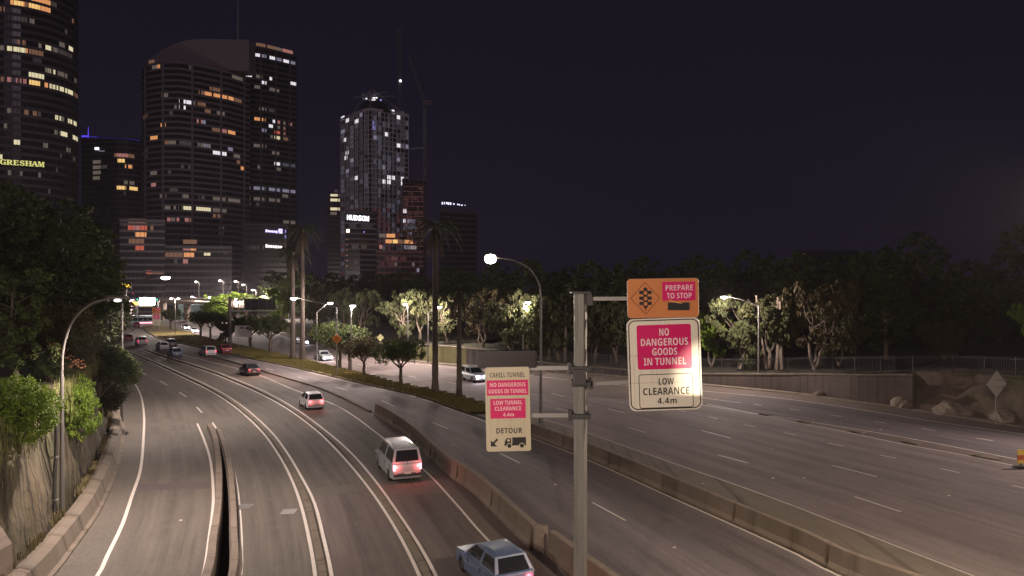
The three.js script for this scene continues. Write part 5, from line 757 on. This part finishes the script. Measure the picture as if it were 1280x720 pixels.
// ------------------------------------------------------------ other signs
function onLegs(label, px, py, w, yTop, yBottom, panels, o = {}) {
  const f = G(px, py), d = -f.z, t = thing(o.name ?? 'road_sign', label, o.cat ?? 'road sign', f), L = (x, y) => at(x, y, d).sub(f); const c = L(px, yTop);
  const wide = w / F * d; for (const s of (o.legs ?? [-.3, .3])) mesh('leg', cyl(.05, .05, c.y - .05, s * wide, 0, -.12), M.steel, t);
  panels.forEach(([y0, y1, m, r]) => { const a = L(px, y0), b = L(px, y1); plate('panel', wide, a.y - b.y, r ?? .05, m, t, V(0, (a.y + b.y) / 2, 0), 0, 0); }); return t;
}
M.pinkPlain = std(RGB(.58, .02, .12), .5); M.creamPlain = std(RGB(.5, .44, .34), .55);
onLegs('distant pink and orange tunnel sign on the tip of the median', 195.5, 413.5, 10.5, 384.5, 405, [[384.5, 391.5, M.signAmber], [392, 405.2, M.signWhite]]);
M.notice = std(0xffffff, .5, { map: face(3.1, 2.2, g => { g.fillStyle = '#eae4de'; g.fillRect(0, 0, 3.1, 2.2); g.fillStyle = '#5b5563'; for (const [x, y, w, h] of [[.95, .28, .35, .32], [1.35, .28, .3, .32], [1.95, .35, .12, .25], [.5, 1.0, .5, .07], [1.3, 1.0, .6, .07], [.6, 1.35, .9, .05], [1.7, 1.35, .6, .05], [.9, 1.7, .7, .05]]) g.fillRect(x, y, w, h); }, 120) });
onLegs('white notice board on two legs on the median before the dark trees', 304, 437, 20.5, 407, 421.5, [[407, 421.5, M.notice]], { name: 'notice_board', cat: 'notice board' });
function diamond(label, px, py, cy, half, m, o = {}) { const f = G(px, py), d = -f.z, t = thing('diamond_sign', label, 'road sign', f), c = at(px, cy, d).sub(f), s = half / F * d * Math.SQRT2;
  mesh('pole', cyl(.045, .045, c.y + s * .3, 0, 0, -.1), M.steel, t); const g = plate('panel', s, s, .07, m, t, c, Math.PI / 4, 0); if (o.back) { for (const k of [-.18, .2]) mesh('bracket', beam(V(c.x - .1, c.y + k * s, .02), V(c.x + s * .75, c.y + k * s, .02), .07, .07), M.steel, t); t.rotation.y = o.back; } return t; }
M.diamondOrange = std(0xffffff, .5, { map: face(1.4, 1.4, g => { g.fillStyle = '#d9802c'; g.fillRect(0, 0, 1.4, 1.4); g.translate(.7, .7); g.rotate(Math.PI / 4); g.fillStyle = '#7a4316'; for (const [y, w] of [[-.2, .5], [0, .8], [.2, .5]]) for (let x = -w / 2; x < w / 2; x += .17) g.fillRect(x, y - .05, .11, .1); }, 120) });
diamond('orange diamond warning sign on the median before the green tree', 421, 470.4, 423.5, 6.6, M.diamondOrange); diamond('small pale yellow diamond sign across the eastern road', 475.5, 443, 422, 4.6, std(RGB(.62, .58, .28), .5));
diamond('grey back of a large diamond sign on the rock bank', 1246, 531, 480, 16.8, std(RGB(.36, .34, .27), .6), { back: .3 });
{ // hazard board at the frame edge
  const f = G(1283, 585), d = -f.z, t = thing('hazard_board', 'yellow and red striped hazard board on short legs at the frame edge', 'hazard board', f), y = .62; mesh('board', rbox(1.15, .34, .05, 0, 1.0, 0, .01), M.hazard = std(RGB(.62, .42, .06), .5), t); mesh('board', rbox(1.15, .30, .05, 0, .66, .002, .01), std(RGB(.45, .10, .03), .5), t); mesh('board', rbox(1.15, .2, .05, 0, .4, 0, .01), M.hazard, t);
  for (const x of [-.3, .35]) mesh('leg', box(.06, .5, .06, x, .25, -.06), M.darkSteel, t); mesh('foot', rbox(1.5, .08, .6, 0, .05, 0, .02), M.rubber, t);
}
{ // the cantilevered gantry seen from behind
  const f = G(287.5, 438), d = -f.z, t = thing('sign_gantry', 'heavy gantry post with branching arms and a large dark sign beyond the notice board', 'gantry', f), L = (x, y, z = 0) => { const p = at(x, y, d).sub(f); p.z += z; return p; };
  mesh('post', cyl(.34, .26, L(0, 371).y, 0, 0, 0, 10), M.darkConcrete, t); mesh('beam', [beam(L(287, 375), L(345, 375), .22, .22), beam(L(287, 388.5), L(345, 388.5), .22, .22)], M.steel, t);
  for (const x of [291, 298, 305]) mesh('lattice', beam(L(x, 374), L(x, 389), .12, .12), M.steel, t); mesh('lattice', [beam(L(289, 388), L(298, 375), .1, .1), beam(L(298, 388), L(306, 375), .1, .1), beam(L(289, 381), L(306, 381), .08, .08)], M.steel, t);
  mesh('sign_back', [rbox(38.5 / F * d, 13.5 / F * d, .2, L(325.5, 0).x, L(0, 380.3).y, .15, .04)], M.black, t); for (const x of [314, 324, 334]) mesh('stiffener', beam(L(x, 374, .28), L(x, 387, .28), .1, .06), M.darkSteel, t);
  mesh('arm', [tube([L(287, 381), L(278, 378), L(265, 379.5)], .12, 10, 6), tube([L(287, 384), L(276, 380), L(268, 376)], .1, 10, 6)], M.darkSteel, t);
}
{ // floodlit board with signals at the end of the western road
  const d = 232, f = at(180, 402, d).setY(0), t = thing('floodlit_sign', 'glaring white illuminated sign board over the road before the overpass', 'illuminated sign', f), L = (x, y, z = 0) => { const p = at(x, y, d).sub(f); p.z += z; return p; };
  for (const x of [171, 198]) mesh('post', cyl(.16, .14, L(0, 371).y, L(x, 0).x, 0, 0), M.steel, t); mesh('beam', beam(L(170, 376.5, -.3), L(199, 376.5, -.3), .3, .3), M.steel, t);
  mesh('sign_face', rbox(19.5 / F * d, 9 / F * d, .3, L(184, 0).x, L(0, 376.6).y, .1, .4 / 3), emit(1, .97, .95, 22), t); mesh('sign_trim', box(16 / F * d, .25, .3, L(183, 0).x, L(0, 383).y, .1), emit(1, .8, .55, .7), t);
  mesh('amber_face', rbox(9 / F * d, 3.6 / F * d, .25, L(170, 0).x, L(0, 379.3).y, .3, .1), emit(1, .45, .08, 4), t);
  const pl = new THREE.RectAreaLight(RGB(1, .93, .88), 14, 5, 2.3); pl.position.copy(at(184, 376.6, d - .6)); pl.lookAt(pl.position.clone().add(V(0, -.25, 1))); scene.add(pl);
  const sig = (px, py, col, label, on, pd = d - 2) => { const c = at(px, py, pd), s = thing('traffic_signal', label, 'traffic light', V(c.x, 0, c.z)); mesh('pole', cyl(.07, .06, c.y + .3, 0, 0, -.25), M.steel, s); const k = on; mesh('housing', rbox(.42, 1.25, .3, 0, c.y + .35 * k, 0, .05), M.black, s); [-1, 0, 1].forEach(i => mesh('signal_lens', new THREE.SphereGeometry(.17, 12, 8).scale(1, 1, .4).translate(0, c.y + (.35 * k) - .38 * i, .16), i === k ? col : M.rubber, s)); mesh('backboard', box(1.0, 1.8, .04, 0, c.y + .35 * k, -.2), M.black, s); };
  sig(172, 374.2, emit(.05, 1, .55, 4), 'green traffic signal beside the amber end of the floodlit sign', 1); sig(196.7, 374.2, emit(.05, 1, .55, 4), 'green traffic signal past the white end of the floodlit sign', 1); sig(166.5, 366.5, emit(1, .08, .06, 1.4), 'red traffic signal raised above the floodlit sign', -1, 240);
}
{ // amber message sign on a mast
  const d = 165, c = at(157, 357, d), t = thing('message_sign', 'amber lit message sign on a mast above the second curved lamp', 'message sign', V(c.x, 0, c.z)); mesh('mast', cyl(.16, .12, c.y - .6, 0, 0, -.2), M.steel, t); mesh('housing', rbox(2.4, 1.6, .3, 0, c.y, -.2, .05), M.black, t);
  for (const [x, y, w, h] of [[-.75, .25, .5, .22], [-.55, -.1, .25, .3], [-.75, -.35, .5, .22], [-.05, .2, .45, .3], [.1, -.2, .5, .3], [.65, .1, .25, .25], [.72, -.25, .6, .35]]) mesh('lamp_cell', box(w, h, .04, x, c.y + y, -.02), emit(1, .55, .06, 2.6), t);
}
// ------------------------------------------------------------ cars: body with wheel arches, glazed cabin, lamps, wheels
const carPaint = c => new THREE.MeshPhysicalMaterial({ color: RGB(...c), roughness: .35, clearcoat: .8, clearcoatRoughness: .08 });
M.carGlass = std(RGB(.015, .018, .022), .06); M.tail = emit(1, .05, .12, 3.2); M.tailHot = emit(1, .28, .38, 5); M.headlamp = emit(.92, .85, 1, 9); M.headOff = std(RGB(.5, .5, .5), .15); M.tailOff = std(RGB(.25, .01, .015), .2); M.chrome = std(RGB(.5, .5, .5), .2, { metalness: .9 }); M.plateBlank = std(RGB(.5, .48, .4), .5);
const paints = { white: carPaint([.62, .62, .64]), silver: carPaint([.32, .34, .36]), grey: carPaint([.11, .12, .15]), red: carPaint([.30, .02, .03]), dark: carPaint([.03, .032, .04]), blue: carPaint([.10, .14, .24]) };
const SHAPES = { // half length, half width, sill, belt, roof, [cabin base rear, cabin base front, roof rear, roof front], bonnet height, tail height, wheel radius
  hatch: { L: 2.05, W: .87, sill: .24, belt: .92, roof: 1.48, cab: [-1.98, .95, -1.55, .12], nose: .78, tail: .95, wr: .31, ax: [-1.25, 1.28] },
  sedan: { L: 2.35, W: .91, sill: .23, belt: .92, roof: 1.45, cab: [-1.75, 1.0, -.95, .18], nose: .76, tail: .98, wr: .32, ax: [-1.35, 1.42] },
  suv: { L: 2.32, W: .94, sill: .32, belt: 1.08, roof: 1.72, cab: [-2.24, 1.05, -1.95, .3], nose: .98, tail: 1.08, wr: .36, ax: [-1.36, 1.42] },
  van: { L: 2.55, W: .96, sill: .3, belt: 1.12, roof: 2.02, cab: [-2.5, 1.75, -2.38, .95], nose: 1.0, tail: 1.15, wr: .34, ax: [-1.5, 1.62] } };
function carParts(kind) {
  const c = SHAPES[kind], s = new THREE.Shape(), arch = (x, dir) => { const R = c.wr + .06; for (let i = 0; i <= 10; i++) { const a = Math.PI * i / 10; s.lineTo(x - R * Math.cos(a), Math.max(c.sill, c.wr + R * Math.sin(a) * .98)); } };
  s.moveTo(-c.L + .04, c.sill + .1); s.lineTo(-c.L + .1, c.sill); s.lineTo(c.ax[0] - c.wr - .07, c.sill); arch(c.ax[0]); s.lineTo(c.ax[1] - c.wr - .07, c.sill); arch(c.ax[1]); s.lineTo(c.L - .12, c.sill); s.lineTo(c.L, c.sill + .14); s.lineTo(c.L, c.nose - .16); s.quadraticCurveTo(c.L - .02, c.nose - .03, c.L - .22, c.nose); s.lineTo(c.cab[1], c.belt); s.lineTo(c.cab[0] + .05, c.belt + .02); s.lineTo(-c.L + .12, c.tail); s.quadraticCurveTo(-c.L, c.tail - .02, -c.L, c.tail - .2); s.closePath();
  const bev = .07, body = new THREE.ExtrudeGeometry(s, { depth: c.W * 2 - bev * 2, bevelEnabled: true, bevelSize: .035, bevelThickness: bev, bevelSegments: 3, curveSegments: 6 }).translate(0, 0, -c.W + bev);
  const p = body.attributes.position; for (let i = 0; i < p.count; i++) { const x = p.getX(i), k = 1 - .13 * Math.pow(Math.abs(x) / c.L, 4) - .05 * Math.max(0, p.getY(i) - .6); p.setZ(i, p.getZ(i) * k); } body.computeVertexNormals();
  const wB = c.W - .06, wR = c.W - .24, y0 = c.belt - .02, y1 = c.roof, [a, b, e, f] = c.cab;
  const hex = (x0, x1, x2, x3, yA, yB, zA, zB, o = 0) => { // cabin frustum
    const B = [[x0, yA, -zA], [x1, yA, -zA], [x1, yA, zA], [x0, yA, zA]], T = [[x2, yB, -zB], [x3, yB, -zB], [x3, yB, zB], [x2, yB, zB]]; return { B, T }; };
  const { B, T } = hex(a, b, e, f, y0, y1, wB, wR), roofCurve = [], pos = [], quad = (p, q, r, t) => pos.push(...p, ...q, ...r, ...p, ...r, ...t);
  for (let i = 0; i < 4; i++) quad(B[i], B[(i + 1) % 4], T[(i + 1) % 4], T[i]);
  const n = 8; for (let i = 0; i < n; i++) { const P = k => { const x = e + (f - e) * k, h = y1 + .055 * Math.sin(Math.PI * k); return x2 => [x, h, x2]; }, A = P(i / n), C = P((i + 1) / n); const zs = [-wR, -wR * .7, wR * .7, wR], hz = z => Math.abs(z) >= wR ? -1 : 0; for (let j = 0; j < 3; j++) { const q = [A(zs[j]), C(zs[j]), C(zs[j + 1]), A(zs[j + 1])]; q.forEach((v, m) => { const z = v[2]; if (Math.abs(z) >= wR - 1e-6) v[1] = y1; }); quad(...q); } }
  const cabin = new THREE.BufferGeometry(); cabin.setAttribute('position', new THREE.Float32BufferAttribute(pos, 3)); cabin.computeVertexNormals();
  const glassQuad = (A, Bq, C, Dq, ins, bot) => { // pane just proud of a cabin face, inset from its edges
    const v = [A, Bq, C, Dq].map(q => V(...q)), m = v.reduce((s2, q) => s2.add(q), V(0, 0, 0)).multiplyScalar(.25), nrm = v[1].clone().sub(v[0]).cross(v[3].clone().sub(v[0])).normalize(), out = nrm.dot(V(m.x - (a + b) / 2 * 0, 0, m.z)) < 0 ? -1 : 1, lerp2 = (u, w) => v[0].clone().lerp(v[1], u).lerp(v[3].clone().lerp(v[2], u), w);
    const q = [lerp2(ins, bot), lerp2(1 - ins, bot), lerp2(1 - ins, .9), lerp2(ins, .9)].map(k => k.addScaledVector(nrm, out * .006)), g = new THREE.BufferGeometry(); g.setAttribute('position', new THREE.Float32BufferAttribute([q[0], q[1], q[2], q[0], q[2], q[3]].flatMap(k => [k.x, k.y, k.z]), 3)); g.computeVertexNormals(); return g; };
  const sideWin = z => { const S = z < 0 ? 0 : 3, s2 = z < 0 ? 1 : 2, A = B[S], Bq = B[s2], C = T[s2], Dq = T[S], mix = (p2, q, k) => p2.map((u, i) => u + (q[i] - u) * k); return [0, .52].map(k => glassQuad(mix(A, Bq, k), mix(A, Bq, k + .48), mix(Dq, C, k + .48), mix(Dq, C, k), .05, .16)); };
  return { c, body, cabin, wind: glassQuad(B[1], B[2], T[2], T[1], .07, .06), rear: glassQuad(B[3], B[0], T[0], T[3], .09, kind === 'van' ? .2 : .12), sides: [...sideWin(-1), ...sideWin(1)] };
}
const tyreGeo = r => new THREE.TorusGeometry(r - .085, .085, 8, 20).scale(1, 1, 1.15), rimGeo = r => merge([new THREE.CylinderGeometry(r - .11, r - .11, .1, 16).rotateX(Math.PI / 2), ...[0, 1, 2, 3, 4].map(i => box(.06, (r - .1), .03, 0, (r - .1) / 2, .06).rotateZ(i * 1.2566))]);
const made = {};
function car(kind, paint, label, p, ahead, o = {}) { // ahead: a unit vector of travel
  const k = made[kind] ??= carParts(kind), c = k.c, t = thing(o.name ?? 'car', label, o.cat ?? 'car', p, o.group), L = o.tail ?? M.tail;
  mesh('body', k.body, paints[paint], t); const cab = mesh('cabin', k.cabin, paints[paint], t);
  mesh('windscreen', k.wind, M.carGlass, t); mesh('rear_window', k.rear, M.carGlass, t); for (const g of k.sides) mesh('side_window', g, M.carGlass, t);
  for (const s of [-1, 1]) {
    const tall = kind === 'van' || kind === 'suv', tl = mesh('taillight', tall ? rbox(.06, .34, .17, -c.L + .0, c.tail - .2, s * (c.W - .19), .02) : rbox(.07, .17, .36, -c.L + .02, c.tail - .16, s * (c.W - .31), .03), o.front ? M.tailOff : L, t);
    mesh('headlight', rbox(.12, .15, .38, c.L - .06, c.nose - .17, s * (c.W - .33), .04), o.front ? M.headlamp : M.headOff, t);
    mesh('mirror', rbox(.14, .13, .2, c.cab[1] - .45, c.belt + .08, s * (c.W + .1), .04), paints[paint], t);
    for (const x of c.ax) { const w = new THREE.Group(); w.name = 'wheel'; w.position.set(x, c.wr, s * (c.W - .13)); if (s < 0) w.rotation.y = Math.PI; t.add(w); mesh('tyre', k.tyre ??= tyreGeo(c.wr), M.rubber, w); mesh('rim', k.rim ??= rimGeo(c.wr), M.chrome, w); }
  }
  for (const s of [-1, 1]) { const seam = [c.cab[0] + .62, (c.cab[0] + c.cab[1]) / 2 - .05, c.cab[1] - .38].map(x => box(.012, c.belt - c.sill - .2, .02, x, (c.belt + c.sill) / 2 - .02, s * (c.W - .022))); mesh('door_seam', seam, M.black, t); mesh('door_handle', [rbox(.18, .035, .03, (c.cab[0] + c.cab[1]) / 2 - .25, c.belt - .14, s * (c.W - .005), .012), rbox(.18, .035, .03, c.cab[0] + .85, c.belt - .14, s * (c.W - .005), .012)], M.chrome, t); mesh('wheel_arch', c.ax.map(x => new THREE.CylinderGeometry(c.wr + .05, c.wr + .05, .3, 16).rotateX(Math.PI / 2).translate(x, c.wr + .02, s * (c.W - .22))), M.black, t); }
  mesh('wiper', bar(V(-c.L * .93 - .02, c.belt + .1, .05), V(-c.L * .91 - .02, c.belt + .22, -.28), .012, 5), M.black, t);
  mesh('bumper', rbox(.14, .2, c.W * 1.72, -c.L - .02, c.sill + .22, 0, .05), paints[paint === 'white' ? 'silver' : 'dark'], t); mesh('bumper', rbox(.14, .2, c.W * 1.68, c.L - .02, c.sill + .18, 0, .05), paints[paint], t);
  mesh('number_plate', box(.02, .11, .38, -c.L - .1, c.sill + .34, 0), M.plateBlank, t); mesh('grille', box(.02, .14, .7, c.L + .012, c.nose - .2, 0), M.black, t);
  mesh('underbody', box(c.L * 1.8, .1, c.W * 1.6, 0, c.sill + .04, 0), M.rubber, t);
  if (kind === 'van') mesh('door_seam', box(.012, c.roof - c.sill - .5, .02, -c.L - .008, (c.roof + c.sill) / 2 - .12, 0), M.black, t);
  if (o.lit) for (const s of [-1, 1]) { const l = new THREE.PointLight(o.front ? RGB(.9, .85, 1) : RGB(1, .12, .12), o.lit * (o.front ? 1 : .35), 0, 2), q = V((o.front ? 1 : -1) * (c.L + .18), o.front ? c.nose - .17 : c.tail - .15, s * (c.W - .3)); l.position.copy(p).add(V(ahead.x * q.x - ahead.z * q.z, q.y, ahead.z * q.x + ahead.x * q.z)); l.shadow.radius = 4; l.castShadow = true; scene.add(l); }
  t.rotation.y = Math.atan2(-ahead.z, ahead.x); return t;
}
const dirPx = (a, b, c, d) => G(c, d).sub(G(a, b)).normalize();
const place = (x, y, a) => G(x, y).setY(.012).addScaledVector(a, 2.3);                     // x, y: the middle of the rear bumper on the road
let a = dirPx(566, 607, 512, 560); car('van', 'silver', 'silver van with glowing tail lamps in the lane beside the long barrier', place(508, 603, a), a, { name: 'van', cat: 'van', tail: M.tailHot, lit: 5 });
a = dirPx(640, 735, 560, 640); car('hatch', 'blue', 'blue-grey hatchback entering at the lower frame edge', V(-.75, .012, -28.4), V(-.44, 0, -.9).normalize(), { lit: 4 });
a = dirPx(430, 530, 370, 493); car('hatch', 'white', 'white hatchback on the bend ahead of the silver van', place(396, 513, a), a, { tail: M.tailHot, lit: 3 });
a = dirPx(340, 484, 285, 463); car('sedan', 'dark', 'dark sedan with bright pink-red tail lamps between the two whites', place(318, 470, a), a, { tail: M.tailHot, lit: 6 });
for (const [k, p, x, y, dx, dy, label, o] of [
  ['suv', 'white', 264, 446, -26, -7, 'pale four-wheel drive beyond the dark sedan', {}], ['sedan', 'red', 284, 442, -26, -6.6, 'red sedan with lit tail lamps beside the pale four-wheel drive', { tail: M.tailHot }], ['hatch', 'blue', 222, 447, -30, -10, 'small blue hatchback on the far bend, last before the median tip', {}], ['hatch', 'white', 206, 438, -30, -10, 'pink-lit white hatchback on the far bend behind the blue one', { tail: M.tailHot }], ['sedan', 'grey', 216, 434, -28, -9, 'grey sedan on the far bend beside the pink-lit hatchback', { tail: M.tailHot }],
  ['suv', 'white', 178, 432, -16, -8, 'bright white four-wheel drive near the second lamp post', {}], ['sedan', 'red', 161, 427, -12, -9, 'red sedan with lit tail lamps beside the second lamp post', { tail: M.tailHot }], ['hatch', 'dark', 147, 425, -10, -9, 'dark hatchback with red lamps behind the second lamp post', { tail: M.tailHot }], ['hatch', 'red', 171, 409.5, 2, -3, 'small red car in front of the bus', { tail: M.tailHot }]]) { a = dirPx(x, y, x + dx, y + dy); car(k, p, label, place(x, y, a), a, o); }
for (const [k, p, x, y, dx, dy, label, lit] of [['hatch', 'white', 378, 430.5, 24, 7, 'oncoming white hatchback with violet-white headlights behind the twin palms', 6], ['sedan', 'silver', 404, 450, 26, 7, 'oncoming silver sedan passing the orange diamond sign tree', 6], ['suv', 'silver', 592, 476, 34, 9, 'oncoming silver four-wheel drive between the shorter palm and the detour sign', 8], ['hatch', 'white', 232, 411.8, 14, 4, 'oncoming white car with bright headlights behind the median trees', 6], ['sedan', 'white', 242, 416, 16, 4.5, 'oncoming pale sedan following beside the twin trunks of the dark trees', 6]]) { const b = dirPx(x, y, x + dx, y + dy); car(k, p, label, G(x, y).setY(.012), b, { front: true, lit }); }
{ // a bus turning across the end of the road
  const d = 214, p = at(178, 404, d).setY(.012), t = thing('bus', 'teal and white bus with long windows below the floodlit sign', 'bus', p), Lb = 8.6, w = 2.5, h = 3.3, teal = M.teal;
  mesh('body', rbox(Lb, h - .45, w, 0, (h - .45) / 2 + .4, 0, .18), std(RGB(.36, .52, .52), .4), t); mesh('skirt', rbox(Lb + .02, .8, w + .02, 0, .8, 0, .06), paints.white, t);
  for (const s of [-1, 1]) { for (let i = 0; i < 6; i++) mesh('window', rbox(1.2, .95, .03, -Lb / 2 + 1.1 + i * 1.32, 2.25, s * (w / 2 + .012), .01), M.carGlass, t); for (const x of [-2.4, 2.6]) { const g = new THREE.Group(); g.name = 'wheel'; g.position.set(x, .48, s * (w / 2 - .16)); t.add(g); mesh('tyre', tyreGeo(.48), M.rubber, g); mesh('rim', rimGeo(.48), M.chrome, g); } mesh('headlight', rbox(.08, .22, .4, Lb / 2 + .01, .95, s * .85, .03), M.headlamp, t); mesh('taillight', rbox(.06, .35, .25, -Lb / 2 - .01, 1.1, s * .95, .02), M.tailHot, t); }
  mesh('glow_stripe', rbox(Lb * .5, .22, .03, 1.2, 1.2, w / 2 + .02, .01), M.tailHot, t); mesh('windscreen', rbox(.04, 1.5, 2.2, Lb / 2 + .01, 2.2, 0, .01), M.carGlass, t); mesh('destination_sign', rbox(.05, .3, 1.6, Lb / 2 + .02, 3.1, 0, .01), lit.amber, t);  // the stripe is no lamp; red tail light is put into its colour
  t.rotation.y = .5;
}
renderer.render(scene, camera);
